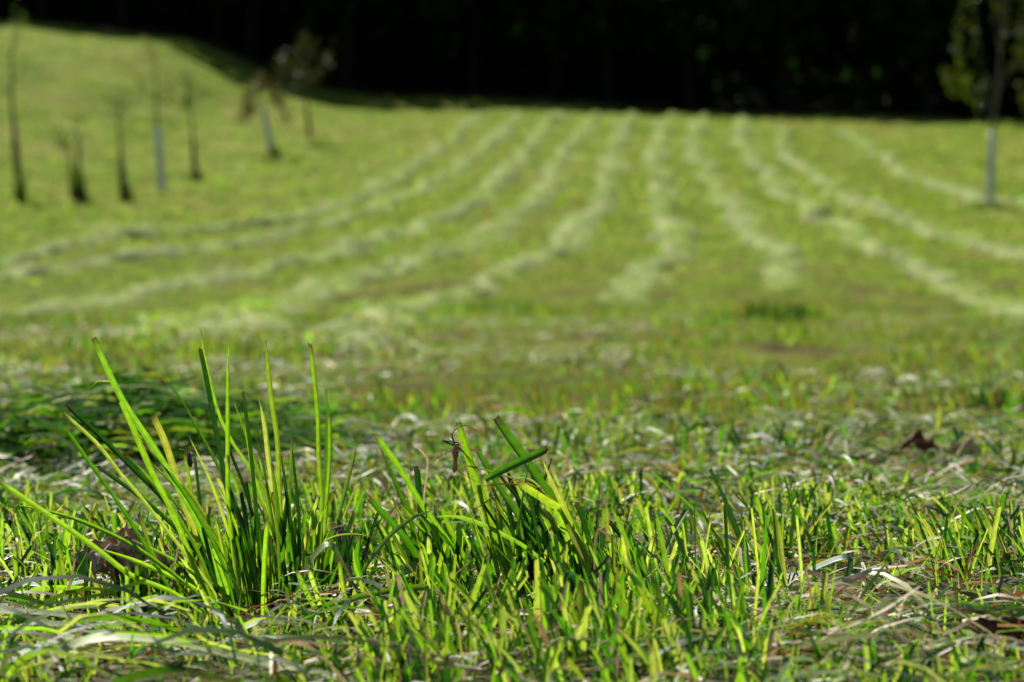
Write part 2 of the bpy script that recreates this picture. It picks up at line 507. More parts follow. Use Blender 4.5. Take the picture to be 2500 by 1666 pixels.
def build_forest():
    rr = np.random.default_rng(3)
    Vs, Qs, base = [], [], 0
    trunks = Bag()
    cens = []
    for gx in np.arange(-75, 78, 4.2):
        for row in range(9):
            x = gx + rr.uniform(-1.6, 1.6)
            d = edge(x) + 15.5 + row * 5.0 + rr.uniform(-1.2, 1.2)
            z = float(ground(x, d))
            h = 13.2 + rr.uniform(-1.3, 1.3) + min(row, 3) * 2.2
            r = rr.uniform(.16, .3)
            trunks.tube([(x, d, z - .3), (x + rr.uniform(-.3, .3), d, z + 4), (x + rr.uniform(-.5, .5), d, z + h * .9)], [r * 1.3, r, r * .3], 6, 6)
            n = 900
            lo = 2.6 if row == 0 else .3
            t = rr.uniform(0, 1, n) ** .9
            rad = 3.4 * np.sqrt(np.clip(1 - (t * 1.75 - .75) ** 2, 0, 1)) * np.sqrt(rr.uniform(.1, 1, n))
            g = rr.uniform(0, 2 * np.pi, n)
            cens.append(np.stack([x + rad * np.cos(g), d + rad * np.sin(g), z + lo + t * (h - lo)], 1))
    cen = np.concatenate(cens)
    # gaps in the canopy through which the sun reaches a few sprays of leaves
    keep = np.ones(len(cen), bool)
    s = np.array(SUN)
    for (px, py, d, r) in GLINTS:
        p = np.array(at(px, py, d))
        rel = cen - p
        k = rel @ s
        dist = np.linalg.norm(rel - k[:, None] * s, axis=1)
        keep &= ~((dist < r + .35) & (k > -6))
    cen = cen[keep]
    V, Q = leaf_quads(cen, .42, rr)
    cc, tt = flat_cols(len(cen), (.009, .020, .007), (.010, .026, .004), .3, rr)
    # undergrowth along the edge of the wood
    m = 26000
    x = rr.uniform(-70, 70, m); d = edge(x) + 18.5 + rr.uniform(0, 9, m)
    hh = 2.6 * vnoise(x / 3.0, d / 3.0, 21)
    c2 = np.stack([x, d, ground(x, d) + rr.uniform(0, 1, m) * hh], 1)
    V2, Q2 = leaf_quads(c2, .2, rr)
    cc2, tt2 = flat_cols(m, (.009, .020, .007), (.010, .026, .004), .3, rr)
    # leafy sprays in the sun flecks
    cs = []
    for (px, py, d, r) in GLINTS:
        p = np.array(at(px, py, d)); n = int(34 * r / .3)
        cs.append(p + rr.normal(size=(n, 3)) * r * np.array([.36, .4, .42]))
    c3 = np.concatenate(cs)
    V3, Q3 = leaf_quads(c3, .085, rr)
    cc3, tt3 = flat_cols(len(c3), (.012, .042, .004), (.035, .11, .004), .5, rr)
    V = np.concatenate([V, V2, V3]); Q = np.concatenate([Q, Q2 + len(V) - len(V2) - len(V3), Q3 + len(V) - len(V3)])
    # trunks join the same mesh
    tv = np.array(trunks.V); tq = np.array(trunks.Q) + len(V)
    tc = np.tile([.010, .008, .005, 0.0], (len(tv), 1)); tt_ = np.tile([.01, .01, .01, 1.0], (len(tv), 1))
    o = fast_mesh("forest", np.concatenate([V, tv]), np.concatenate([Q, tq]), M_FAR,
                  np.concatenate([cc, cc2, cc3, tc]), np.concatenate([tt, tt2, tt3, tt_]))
    tag(o, "black shaded forest behind the meadow with a few sunlit leaf sprays", "forest", kind="stuff")
build_forest()

# ------------------------------------------------------------------ windrows of raked hay
K = 1.0625
WINDROWS = [
    ("hay windrow nearest the left young trees, bending away below them", [(1110, 262), (1050, 310), (1000, 350), (930, 400), (840, 450), (740, 490), (600, 512), (430, 530), (280, 548), (100, 585), (-60, 610)]),
    ("hay windrow with a long even left sweep, the second below the left young trees", [(1195, 262), (1150, 310), (1090, 360), (1050, 395), (960, 440), (850, 490), (720, 530), (560, 565), (400, 580), (230, 605), (0, 642), (-80, 655)]),
    ("hay windrow sweeping left with a dark underside, the third below the left young trees", [(1290, 262), (1240, 310), (1190, 360), (1160, 410), (1090, 470), (980, 515), (860, 560), (740, 590), (600, 620), (440, 650), (280, 685), (150, 710), (-60, 730)]),
    ("hay windrow ending in pale clumps above the tall tuft of grass", [(1370, 262), (1340, 310), (1300, 360), (1265, 420), (1235, 470), (1150, 530), (1050, 580), (920, 610), (800, 640), (680, 680), (560, 720), (480, 745), (300, 785)]),
    ("hay windrow ending just right of the tall tuft's tips, with a pale elbow", [(1455, 262), (1425, 320), (1405, 370), (1400, 420), (1385, 480), (1330, 525), (1320, 560), (1230, 600), (1150, 640), (1080, 675), (950, 710), (840, 770), (750, 830)]),
    ("straightest hay windrow, running up the middle of the slope with a broad pale foot", [(1540, 262), (1515, 320), (1510, 380), (1525, 450), (1545, 530), (1555, 590), (1500, 620), (1450, 670), (1400, 705)]),
    ("hay windrow curving right and ending in a short pale patch on the slope", [(1615, 265), (1605, 340), (1640, 420), (1690, 490), (1760, 560), (1810, 600), (1805, 650), (1785, 690)]),
    ("long hay windrow sweeping down to the right edge of the photo", [(1705, 270), (1710, 330), (1750, 385), (1820, 450), (1900, 510), (1960, 545), (2060, 590), (2160, 645), (2260, 695), (2380, 752)]),
    ("faint hay windrow on the left, lowest of those behind the tall tuft's tips", [(1180, 500), (1120, 540), (1000, 590), (860, 640), (720, 690), (600, 730), (480, 770), (300, 800), (120, 820), (-40, 835)]),
    ("short faint hay windrow above the right young tree's foot", [(1935, 300), (1990, 340), (2060, 385), (2160, 425), (2250, 452), (2400, 480)]),
    ("faint hay windrow passing just below the right young tree", [(1800, 295), (1820, 370), (1890, 420), (1950, 460), (2050, 500), (2160, 540), (2250, 570), (2400, 615)]),
]

def strips(cen, dirn, side, up, length, width, arch, rr, seg=3, fold=0.0, taper=.35):
    """curved flat strips: centre, direction, side vector (unit), arch height -> verts, quads (seg+1 rows of 2)"""
    n = len(cen)
    rows = []
    bend = rr.normal(size=n) * .25
    for k in range(seg + 1):
        s = k / seg - .5
        c = cen + dirn * (length * s)[:, None] + up * (arch * (1 - 4 * s * s))[:, None] + side * (bend * length * (s * s - .08))[:, None]
        wv = width * (1 - taper * (k / seg) ** 2)
        tw = (rr.normal(size=n) * .35)[:, None]
        sd = side * np.cos(tw) + up * np.sin(tw)
        rows.append(np.stack([c - sd * (wv / 2)[:, None], c + sd * (wv / 2)[:, None]], 1))
    V = np.stack(rows, 1).reshape(-1, 3)
    b = np.arange(n)[:, None] * (2 * (seg + 1))
    Q = np.concatenate([np.stack([b + 2 * k, b + 2 * k + 1, b + 2 * k + 3, b + 2 * k + 2], -1) for k in range(seg)], 1).reshape(-1, 4)
    return V, Q

def pal_cols(keys, weights, n, per, rr, var=.25):
    idx = rr.choice(len(keys), n, p=np.array(weights) / np.sum(weights))
    c = np.array([PAL[k][0] for k in keys])[idx]; t = np.array([PAL[k][1] for k in keys])[idx]; a = np.array([PAL[k][2] for k in keys])[idx]
    v = rr.uniform(1 - var, 1 + var, (n, 1)); h = rr.uniform(.88, 1.12, (n, 3))
    cc = np.clip(np.concatenate([c * v * h, a[:, None]], 1), 0, .9); tt = np.clip(np.concatenate([t * v * h, np.ones((n, 1))], 1), 0, 1)
    return np.repeat(cc, per, 0), np.repeat(tt, per, 0)

def build_windrow(label, pts, seed):
    rr = np.random.default_rng(seed)
    px = catmull([(x * K, y * K, 0) for x, y in pts], 90)
    G = np.array([on_ground(p.x, p.y) for p in px])
    for _ in range(6): G[1:-1] = (G[:-2] + 2 * G[1:-1] + G[2:]) / 4
    G[:, 2] = ground(G[:, 0], G[:, 1])
    step = np.r_[0, np.cumsum(np.linalg.norm(np.diff(G, axis=0), axis=1))]
    length = step[-1]
    n = int(length / .16)
    line = np.stack([np.interp(np.linspace(0, length, n), step, G[:, k]) for k in range(3)], 1)
    sc = np.clip(line[:, 1] / 48, .4, 1.0)
    tan = np.gradient(line[:, :2], axis=0); tan /= np.linalg.norm(tan, axis=1)[:, None] + 1e-9
    nor = np.stack([tan[:, 1], -tan[:, 0]], 1)
    s = np.arange(n) * .16 / (.25 + .75 * sc)
    hw = .20 + .32 * vnoise(s / 1.1, s * 0 + seed, 5) * vnoise(s / 4.0, s * 0 + seed, 8) + .02
    hw = hw * sc
    ht = .085 + .13 * vnoise(s / 1.0, s * 0 + seed, 6) * (0.35 + .65 * vnoise(s / 3.3, s * 0 + seed, 7))
    end = sstep(np.minimum(np.arange(n), np.arange(n)[::-1]) * .16, 0, 2.2)
    ht = ht * np.maximum(sc, .5) * end
    hw = hw * (.25 + .75 * end)
    off = .5 * sc * (vnoise(s / 1.6, s * 0 + seed, 9) - .5)
    U = np.linspace(-1, 1, 9)
    X = line[:, 0][:, None] + nor[:, 0][:, None] * (U[None] * hw[:, None] + off[:, None])
    D = line[:, 1][:, None] + nor[:, 1][:, None] * (U[None] * hw[:, None] + off[:, None])
    prof = np.clip(1 - U ** 2, 0, 1) ** .8
    Z = ground(X, D) - .02 + prof[None] * ht[:, None] * (.6 + .8 * vnoise(X / .16, D / .16, 10))
    V = np.stack([X, D, Z], -1).reshape(-1, 3)
    i = np.arange(n - 1)[:, None] * 9 + np.arange(8)[None]
    Q = np.stack([i, i + 1, i + 10, i + 9], -1).reshape(-1, 4)
    cc = np.tile([.28, .32, .115, .2], (len(V), 1)); tt = np.tile([.28, .33, .085, 1], (len(V), 1))
    sh = (.62 + .76 * vnoise(X / .3, D / .3, 12)).reshape(-1, 1); cc[:, :3] *= sh; tt[:, :3] *= sh
    # loose stalks on top
    m = int(length * 34)
    k = rr.integers(0, n, m); u = rr.normal(size=m) * .8
    cx = line[k, 0] + nor[k, 0] * (u * hw[k] + off[k]); cd = line[k, 1] + nor[k, 1] * (u * hw[k] + off[k])
    cz = ground(cx, cd) + np.clip(1 - u ** 2, 0, 1) * ht[k] + .02 * sc[k]
    g = rr.uniform(0, 2 * np.pi, m)
    dirn = np.stack([np.cos(g), np.sin(g), rr.normal(size=m) * .25], 1); side = np.stack([-np.sin(g), np.cos(g), rr.normal(size=m) * .5], 1)
    side /= np.linalg.norm(side, axis=1)[:, None]
    up = np.tile([0, 0, 1.0], (m, 1))
    V2, Q2 = strips(np.stack([cx, cd, cz], 1), dirn, side, up, rr.uniform(.1, .32, m) * sc[k], rr.uniform(.012, .035, m) * sc[k], rr.uniform(0, .05, m) * sc[k], rr)
    c2, t2 = pal_cols(['pale', 'gray', 'olive', 'bright'], [4, 4, 2, 1.5], m, 8, rr)
    c2[:, :3] *= 1.22; t2[:, :3] *= 1.18
    o = fast_mesh("hay_windrow", np.concatenate([V, V2]), np.concatenate([Q, Q2 + len(V)]), M_FAR, np.concatenate([cc, c2]), np.concatenate([tt, t2]), smooth=False, origin=tuple(G[len(G) // 2]))
    tag(o, label, "windrow", "windrows of hay raked across the slope")
for k, (lab, pts) in enumerate(WINDROWS):
    build_windrow(lab, pts, 40 + k)

# ------------------------------------------------------------------ grass and clippings nobody could count
def upright(x, d, h, wd, lean, rr, keys, wts, rows=4, fold=.4, z=None, blunt=.75, foot=True):
    """standing blades, 3 vertices across: base at x,d on the ground; lean (n,2) is the tip's sideways shift as a share of h"""
    n = len(x)
    z0 = ground(x, d) - .003 if z is None else z
    yaw = rr.normal(size=n) * .5
    ax = np.stack([np.cos(yaw), np.sin(yaw), 0 * yaw], 1)
    nx = np.stack([-np.sin(yaw), np.cos(yaw), 0 * yaw], 1)
    R_, cut = [], rr.uniform(-.5, .5, n)
    lev = [0, .4, .75, .95, 1.0] if rows == 5 else [k / (rows - 1) for k in range(rows)]
    for k in range(rows):
        s = lev[k]
        c = np.stack([x + lean[:, 0] * h * s ** 1.4, d + lean[:, 1] * h * s ** 1.4, z0 + h * s], 1)
        wv = wd * (.8 + .2 * math.sin(math.pi * min(1, s * 1.2))) * (blunt if k == rows - 1 else 1)
        e = ax * (wv / 2)[:, None]; f = nx * (wv * .5 * fold)[:, None]
        if k == rows - 1:
            dz = np.zeros((n, 3)); dz[:, 2] = cut * wd
        else: dz = 0
        R_.append(np.stack([c - e + f - dz, c, c + e + f + dz], 1))
    V = np.stack(R_, 1).reshape(-1, 3)
    b = np.arange(n)[:, None] * (3 * rows)
    Q = np.concatenate([np.stack([b + 3 * k + j, b + 3 * k + j + 1, b + 3 * k + j + 4, b + 3 * k + j + 3], -1) for k in range(rows - 1) for j in (0, 1)], 1).reshape(-1, 4)
    cc, tt = pal_cols(keys, wts, n, 3 * rows, rr)
    if foot:
        r_ = np.tile(np.repeat(np.arange(rows), 3), n)
        s0 = (r_ == 0)[:, None] * .15
        cc[:, :3] = cc[:, :3] * (1 - s0) + np.array([.25, .27, .08]) * s0
        s1 = ((r_ == rows - 1) & (np.repeat(rr.uniform(0, 1, n), 3 * rows) > .6))[:, None] * .6
        cc[:, :3] = cc[:, :3] * (1 - s1) + np.array([.16, .11, .04]) * s1
        tt[:, :3] = tt[:, :3] * (1 - s1) + np.array([.2, .13, .04]) * s1
    return V, Q, cc, tt

def join_mass(name, parts, mat, label, cat, kind="stuff"):
    V, Q, cc, tt, o = [], [], [], [], 0
    for v, q, c, t in parts:
        V.append(v); Q.append(q + o); cc.append(c); tt.append(t); o += len(v)
    ob = fast_mesh(name, np.concatenate(V), np.concatenate(Q), mat, np.concatenate(cc), np.concatenate(tt))
    return tag(ob, label, cat, kind=kind)

def scatter(n, d0, d1, rr, margin=.28, power=None):
    """points in the wedge in front of the camera, evenly spread over the ground (or log-spread in distance)"""
    if power == 'log': d = np.exp(rr.uniform(math.log(d0), math.log(d1), n))
    else: d = np.sqrt(rr.uniform(d0 * d0, d1 * d1, n))
    x = rr.uniform(-1, 1, n) * (d * .2036 + margin + .04 * d)
    return x, d

def build_stubble():
    rr = np.random.default_rng(21)
    parts = []
    x, d = scatter(14500, .88, 2.0, rr)
    dens = vnoise(x / .07, d / .07, 31) * .7 + vnoise(x / .22, d / .22, 32) * .6
    thin = np.where((x > .10) & (d < 1.30), .66, .58) + .12 * sstep(d, 1.62, 1.9) + .12 * sstep(-x, .03, .08) * (1 - sstep(d, 1.34, 1.46))
    k = dens > thin
    x, d = x[k], d[k]
    n = len(x)
    h = rr.uniform(.02, .060, n) * (.7 + .5 * vnoise(x / .13, d / .13, 33))
    h = np.minimum(h, np.where(d < 1.3, .013 + .085 * np.maximum(d - .88, 0), 1))
    h = h * np.where(d > 1.6, .7, 1) * (1 - .3 * sstep(x, .17, .26)) * (1 - .55 * sstep(-x, .03, .09) * (1 - sstep(d, 1.32, 1.42)))
    lean = np.stack([rr.normal(size=n) * .30 - .12, rr.normal(size=n) * .2 + .02], 1)
    wide = np.where(rr.uniform(0, 1, n) < .6, rr.uniform(.0019, .0035, n), rr.uniform(.0009, .0018, n))
    parts.append(upright(x, d, h, wide, lean, rr, ['yellow', 'bright', 'mid', 'olive', 'dark', 'straw', 'tan'], [4, 4, 2.6, .5, 4.5, .5, .25], fold=.95, rows=5))
    # fine grass between
    x, d = scatter(2800, .88, 2.0, rr); n = len(x)
    lean = np.stack([rr.normal(size=n) * .5 - .1, rr.normal(size=n) * .4], 1)
    h = rr.uniform(.01, .035, n); h = np.minimum(h, np.where(d < 1.15, .014 + .08 * np.maximum(d - .88, 0), 1))
    parts.append(upright(x, d, h, rr.uniform(.0007, .0018, n), lean, rr, ['bright', 'mid', 'yellow', 'olive'], [4, 4, 2, 1]))
    join_mass("mown_stubble", parts, M_MASS, "yellow-green mown grass stubble standing in the foreground", "grass")

def build_mid_grass():
    rr = np.random.default_rng(22)
    parts = []
    x, d = scatter(60000, 1.9, 30, rr, .4, 'log')
    dens = vnoise(x / (.05 * d), np.log(d) / .05, 41) * .6 + vnoise(x / (.16 * d), np.log(d) / .14, 42) * .6
    dens = dens - .32 * (vnoise(x / 1.1, d / 1.6, 46) > .55) * sstep(d, 3, 5)
    k = dens > .5
    x, d = x[k], d[k]; n = len(x)
    sc = np.clip(d / 3.5, 1, 3)
    h = rr.uniform(.012, .045, n) * (1 + .25 * (sc - 1)) * (.6 + .7 * vnoise(x / (.12 * d), np.log(d) / .1, 43))
    lean = np.stack([rr.normal(size=n) * .35 - .1, rr.normal(size=n) * .3], 1)
    wd = rr.uniform(.002, .0044, n) * sc
    patch = vnoise(x / .32, d / .5, 44) * .6 + vnoise(x / 1.4, d / 2.2, 45) * .5 + rr.normal(size=n) * .10
    for lo, hi, ks, ws in [(-9, .42, ['mid', 'dark', 'bright', 'olive'], [3, 3, 2, 2]), (.42, .62, ['bright', 'olive', 'mid', 'yellow'], [2, 5, 3, .6]), (.62, 9, ['olive', 'gray', 'tan', 'pale', 'mid'], [5, 3, 1.5, 1.5, 1])]:
        k = (patch >= lo) & (patch < hi)
        hk = h[k] * (1.0 if lo < 0 else .55 if lo > .6 else .72)
        parts.append(upright(x[k], d[k], hk, wd[k], lean[k], rr, ks, ws, rows=3))
    # coarser tufts far up the slope
    x, d = scatter(30000, 20, 124, rr, .5, 'log'); n = len(x)
    k = (d < edge(x) + 10) & (rr.uniform(0, 1, n) < .15 + .85 * sstep(d, 22, 55)); x, d = x[k], d[k]; n = len(x)
    far = []; far.append(upright(x, d, rr.uniform(.4, 1, n) * np.clip(d / 700, .03, .09), rr.uniform(.3, 1, n) * np.clip(d / 500, .03, .12), rr.normal(size=(n, 2)) * .3, rr, ['bright', 'yellow', 'olive', 'pale', 'gray', 'mid', 'dark'], [3, 1.6, 3, 1.2, 2, 2.4, 1], rows=3))
    join_mass("meadow_grass", parts, M_MASS, "short mown grass in patches on the flat part of the meadow", "grass")
    join_mass("slope_grass", far, M_FAR, "distant mown grass covering the rising slope", "grass")

def build_clippings():
    rr = np.random.default_rng(23)
    parts = []
    def lay(n, d0, d1, lmin, lmax, wmin, wmax, zmax, keys, wts, keep=None, power=None, yawspread=1.0, seg=4, tl=.22):
        x, d = scatter(n, d0, d1, rr, .3, power)
        if keep is not None:
            k = keep(x, d); x, d = x[k], d[k]
        n = len(x)
        g = rr.normal(size=n) * yawspread
        g = np.where(rr.uniform(0, 1, n) < .5, g, g + np.pi)
        tilt = np.clip(rr.normal(size=n), -1.8, 1.8) * tl
        dirn = np.stack([np.cos(g) * np.cos(tilt), np.sin(g) * np.cos(tilt), np.sin(tilt)], 1)
        side = np.stack([-np.sin(g), np.cos(g), rr.normal(size=n) * .7], 1); side /= np.linalg.norm(side, axis=1)[:, None]
        up = np.tile([0, 0, 1.0], (n, 1))
        length = rr.uniform(lmin, lmax, n)
        arch = rr.uniform(-.05, .2, n) * length
        z = ground(x, d) + .003 + rr.uniform(0, 1, n) ** 1.6 * zmax + np.abs(np.sin(tilt)) * length * .35
        V, Q = strips(np.stack([x, d, z], 1), dirn, side, up, length, rr.uniform(wmin, wmax, n), arch, rr, seg)
        cc, tt = pal_cols(keys, wts, n, 2 * (seg + 1), rr)
        parts.append((V, Q, cc, tt))
    keys = ['pale', 'gray', 'straw', 'tan', 'brown', 'olive', 'mid', 'dark']
    # thick mat of cut grass across the frame behind the stubble
    lay(21000, 1.62, 3.0, .012, .062, .0007, .0030, .016, keys, [4.5, 2.4, 1.6, 1.8, 2.2, 3, 6, 6])
    # litter among the stubble
    lay(4200, .95, 1.7, .012, .055, .0006, .0026, .010, keys, [2, 1.5, 2, 3, 3, 2, 2, 2],
        keep=lambda x, d: ~((x > -.26) & (x < -.13) & (d > 1.2) & (d < 1.45)))
    # more of it bottom right
    lay(3000, .95, 1.36, .015, .075, .0007, .0028, .014, keys, [4, 4, 2, 1.4, .9, 1.5, 2.4, 2.4],
        keep=lambda x, d: (x > .06 + .05 * (vnoise(x / .05, d / .05, 51) - .5)) & (vnoise(x / .09, d / .09, 52) > .38))
    # scattered beyond
    lay(34000, 2.5, 30, .02, .08, .0016, .005, .012, keys, [5, 4, 1.2, 2.2, 2, 3, 3, 2], power='log', seg=3,
        keep=lambda x, d: vnoise(x / (.10 * d), np.log(d) / .11, 53) > .48)
    # fresh long leaves fallen bottom left
    lay(620, .98, 1.32, .04, .10, .0014, .0036, .018, ['mid', 'bright', 'yellow', 'dark', 'pale'], [5, 6, 3, 4, .7],
        keep=lambda x, d: (x < -.07), yawspread=.7, tl=.14)
    join_mass("grass_clippings", parts, M_HAY, "pale and green cut grass lying loose over the meadow", "clippings")

build_stubble()
build_mid_grass()
build_clippings()

# ------------------------------------------------------------------ heap of cut grass behind the tall tuft
def build_heap():
    rr = np.random.default_rng(31)
    n1, n2 = 90, 36
    X, D = np.meshgrid(np.linspace(-.86, -.17, n1), np.linspace(2.32, 3.1, n2), indexing='ij')
    def hz(x, d):
        cx = np.interp(x, [-.86, -.7, -.5, -.38, -.26, -.17], [0, .45, .6, 1.0, .62, 0])
        cd = np.clip(1 - ((d - 2.66) / .34) ** 2, 0, 1) ** .75
        return .046 * cx * cd * (.7 + .6 * vnoise(x / .06, d / .06, 61))
    Z = ground(X, D) - .006 + hz(X, D)
    V = np.stack([X, D, Z], -1).reshape(-1, 3)
    i = np.arange(n1 - 1)[:, None] * n2 + np.arange(n2 - 1)[None]
    Q = np.stack([i, i + n2, i + n2 + 1, i + 1], -1).reshape(-1, 4)
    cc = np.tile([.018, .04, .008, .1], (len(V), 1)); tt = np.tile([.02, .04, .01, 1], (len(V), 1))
    m = 3600
    x = rr.uniform(-.84, -.19, m); d = rr.uniform(2.33, 3.05, m)
    g = rr.normal(size=m) * .9
    dirn = np.stack([np.cos(g), np.sin(g), rr.normal(size=m) * .2], 1); side = np.stack([-np.sin(g), np.cos(g), rr.normal(size=m) * .9], 1)
    side /= np.linalg.norm(side, axis=1)[:, None]
    z = ground(x, d) + hz(x, d) + rr.uniform(-.004, .014, m)
    L = rr.uniform(.04, .17, m)
    V2, Q2 = strips(np.stack([x, d, z], 1), dirn, side, np.tile([0, 0, 1.0], (m, 1)), L, rr.uniform(.0025, .0055, m), L * rr.uniform(.02, .16, m), rr, 4)
    c2, t2 = pal_cols(['dark', 'mid', 'olive', 'gray', 'bright', 'pale'], [6, 4, 1.2, 1.6, 1, .7], m, 10, rr)
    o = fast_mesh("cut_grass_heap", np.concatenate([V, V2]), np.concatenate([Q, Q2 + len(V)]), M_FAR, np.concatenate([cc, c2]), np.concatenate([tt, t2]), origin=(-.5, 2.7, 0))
    tag(o, "low heap of dark green cut grass lying behind the tall tuft", "grass heap")
build_heap()

# ------------------------------------------------------------------ young trees on the slope
def leaf_crown(branches, per, size, rr, spread):
    cs = []
    for b in branches:
        L = np.array(catmull(b, 12))
        k = rr.uniform(.15, 1, per) ** .8 * 11
        i = np.clip(k.astype(int), 0, 10)
        f = (k - i)[:, None]
        cs.append(L[i] * (1 - f) + L[i + 1] * f + rr.normal(size=(per, 3)) * spread)
    return np.concatenate(cs)

def young_tree(label, foot, line, r0, r1, seed, guard=None, branches=(), per=40, leaf=.06, spread=.07, stake=None, leafpal=((.035, .05, .008), (.09, .10, .008)), leaf_r=.5):
    """foot: picture point of the foot; line: picture points of the trunk upward at the foot's distance; guard: (height from, height to) in picture rows"""
    rr = np.random.default_rng(seed)
    g = on_ground(*foot)
    t = thing("young_tree", label, "tree", g, "young trees planted on the meadow slope")
    d = g.y
    P = [g - Vector((0, 0, .1))] + [at(x, y, d) for x, y in line]
    tr = Bag().tube(P, [r0 * 1.5, r0 * 1.25, r0 * .5, r0 * .35, r1 * .6], 8, 16)
    B = []
    for b in branches:
        Q = [at(x, y, d + dz) for x, y, dz in b]
        B.append(Q)
        tr.tube(Q, [r0 * .26, r0 * .18, .005], 5, 8)
    tr.build("trunk", M_BARK, t, origin=g)
    if B:
        cen = leaf_crown(B, per, leaf, rr, spread)
        V, Q = leaf_quads(cen, leaf, rr)
        cc, tt = flat_cols(len(cen), leafpal[0], leafpal[1], leaf_r, rr, .45)
        fast_mesh("crown", V, Q, M_LEAF, cc, tt, parent=t, origin=g)
    if guard:
        (x0, y0), (x1, y1), gr = guard
        a, b = at(x0, y0, d), at(x1, y1, d)
        Bag().tube([a, a.lerp(b, .5) + Vector((.008, 0, 0)), b], [gr * 1.04, gr, gr * .96], 14, 10).build("trunk_guard", M_GUARD, t, origin=g)
    if stake:
        (x0, y0), (x1, y1), sr = stake
        q = at(x0, y0, d - .15); q.z = float(ground(q.x, q.y)) - .1
        Bag().tube([q, at(x1, y1, d - .12)], [sr, sr * .95], 8, 4).build("stake", M_STAKE, t, origin=g)
    return t

def foot_tussock(foot, label, hgt, rad, n, seed, side=.0):
    rr = np.random.default_rng(seed)
    g = on_ground(*foot)
    x = g.x + rr.normal(size=n) * rad + side * rr.uniform(0, 1, n); d = g.y - .1 + rr.normal(size=n) * rad
    hh = hgt * rr.uniform(.3, 1, n) * np.exp(-((x - g.x) / (rad * 2.2)) ** 2)
    v = upright(x, d, hh, rr.uniform(.014, .03, n) * min(1, hgt / .2 + rad), np.stack([rr.normal(size=n) * .2, rr.normal(size=n) * .2], 1), rr, ['dark', 'mid', 'olive'], [4, 2, 2], rows=3)
    o = fast_mesh("grass_tussock", v[0], v[1], M_MASS, v[2], v[3], origin=g)
    tag(o, label, "tussock", "dark unmown grass tussocks")

BR = lambda *p: list(p)
# right-hand tree: white sleeve, upswept narrow crown
young_tree("young tree with a white trunk sleeve standing alone at the right against the forest", (2416, 508), [(2418, 420), (2424, 320), (2436, 230), (2446, 60), (2452, -160), (2456, -330)], .036, .012, 71,
           guard=((2416, 500), (2423, 322), .085),
           branches=[BR((2424, 290, 0), (2385, 240, .1), (2350, 180, .15), (2338, 70, .2)), BR((2428, 270, 0), (2400, 170, -.2), (2380, 60, -.3), (2385, -60, -.3)),
                     BR((2436, 200, 0), (2452, 80, -.2), (2470, -40, -.2), (2478, -160, -.1)), BR((2432, 230, 0), (2372, 200, -.3), (2330, 190, -.4), (2308, 200, -.5)),
                     BR((2440, 120, 0), (2425, 20, .3), (2420, -80, .3), (2425, -200, .3)), BR((2430, 240, 0), (2480, 140, .2), (2496, 60, .2), (2500, -60, .2)),
                     BR((2444, 60, 0), (2466, -20, 0), (2476, -120, 0), (2480, -260, 0)), BR((2424, 285, 0), (2360, 235, .3), (2325, 215, .35), (2300, 170, .4)),
                     BR((2440, 160, 0), (2450, 60, .25), (2440, -40, .2), (2450, -220, .1)), BR((2428, 262, 0), (2345, 150, .2), (2345, 40, .1), (2368, -70, .1))],
           per=54, leaf=.05, spread=.06, leafpal=((.05, .085, .007), (.12, .16, .005)))
young_tree("leafy young tree cut off by the right edge of the photo", (2535, 470), [(2533, 380), (2528, 250), (2522, 80), (2518, -200)], .05, .02, 72,
           branches=[BR((2528, 260, 0), (2510, 180, 0), (2500, 120, .1), (2492, 60, .1)), BR((2526, 300, 0), (2508, 270, 0), (2498, 240, .1), (2494, 200, .1)), BR((2526, 180, 0), (2550, 100, 0), (2560, 0, .1), (2565, -100, .1))],
           per=60, leaf=.06, spread=.09)
# the group on the left bank
young_tree("tall thin young tree at the far left, its top against the forest", (50, 490), [(42, 400), (36, 330), (28, 220), (30, 120), (42, 40), (44, 8)], .075, .012, 73,
           branches=[BR((30, 150, 0), (15, 130, .1), (2, 120, .1), (-12, 112, .2)), BR((34, 110, 0), (48, 80, 0), (44, 50, 0), (42, 22, 0)), BR((28, 200, 0), (48, 180, 0), (60, 165, .1), (66, 150, .1)), BR((27, 230, 0), (10, 205, 0), (0, 190, 0), (-8, 178, 0))],
           per=44, leaf=.06, spread=.13, leafpal=((.06, .12, .015), (.14, .24, .012)))
young_tree("short leaning young tree tied to a stake, wrapped in tall dark grass", (180, 482), [(176, 420), (166, 370), (152, 330), (150, 312)], .075, .02, 74,
           branches=[BR((166, 370, 0), (150, 345, 0), (142, 330, .1), (134, 318, .1)), BR((160, 350, 0), (176, 330, 0), (186, 300, .1), (190, 272, .1))],
           per=34, leaf=.06, spread=.12, stake=((196, 480), (192, 330), .05))
young_tree("thin bare-trunked young tree between the staked tree and the blue-grey sleeve", (303, 482), [(298, 420), (292, 340), (290, 280), (292, 225)], .075, .012, 75,
           branches=[BR((292, 300, 0), (276, 280, 0), (270, 260, .1), (266, 240, .1)), BR((291, 280, 0), (304, 255, 0), (310, 235, .1), (316, 218, .1))], per=34, leaf=.06, spread=.13)
young_tree("sapling of the left row with a pale blue-grey trunk sleeve", (395, 470), [(390, 400), (384, 310), (380, 220), (376, 140), (366, 100)], .06, .015, 76,
           guard=((394, 462), (384, 312), .105),
           branches=[BR((382, 230, 0), (404, 215, 0), (412, 225, .1), (418, 240, .1)), BR((378, 150, 0), (362, 125, 0), (352, 110, .1), (346, 96, .1)), BR((380, 240, 0), (362, 225, 0), (352, 215, .1), (344, 200, .1))],
           per=44, leaf=.06, spread=.13, leafpal=((.07, .06, .02), (.14, .12, .02)))
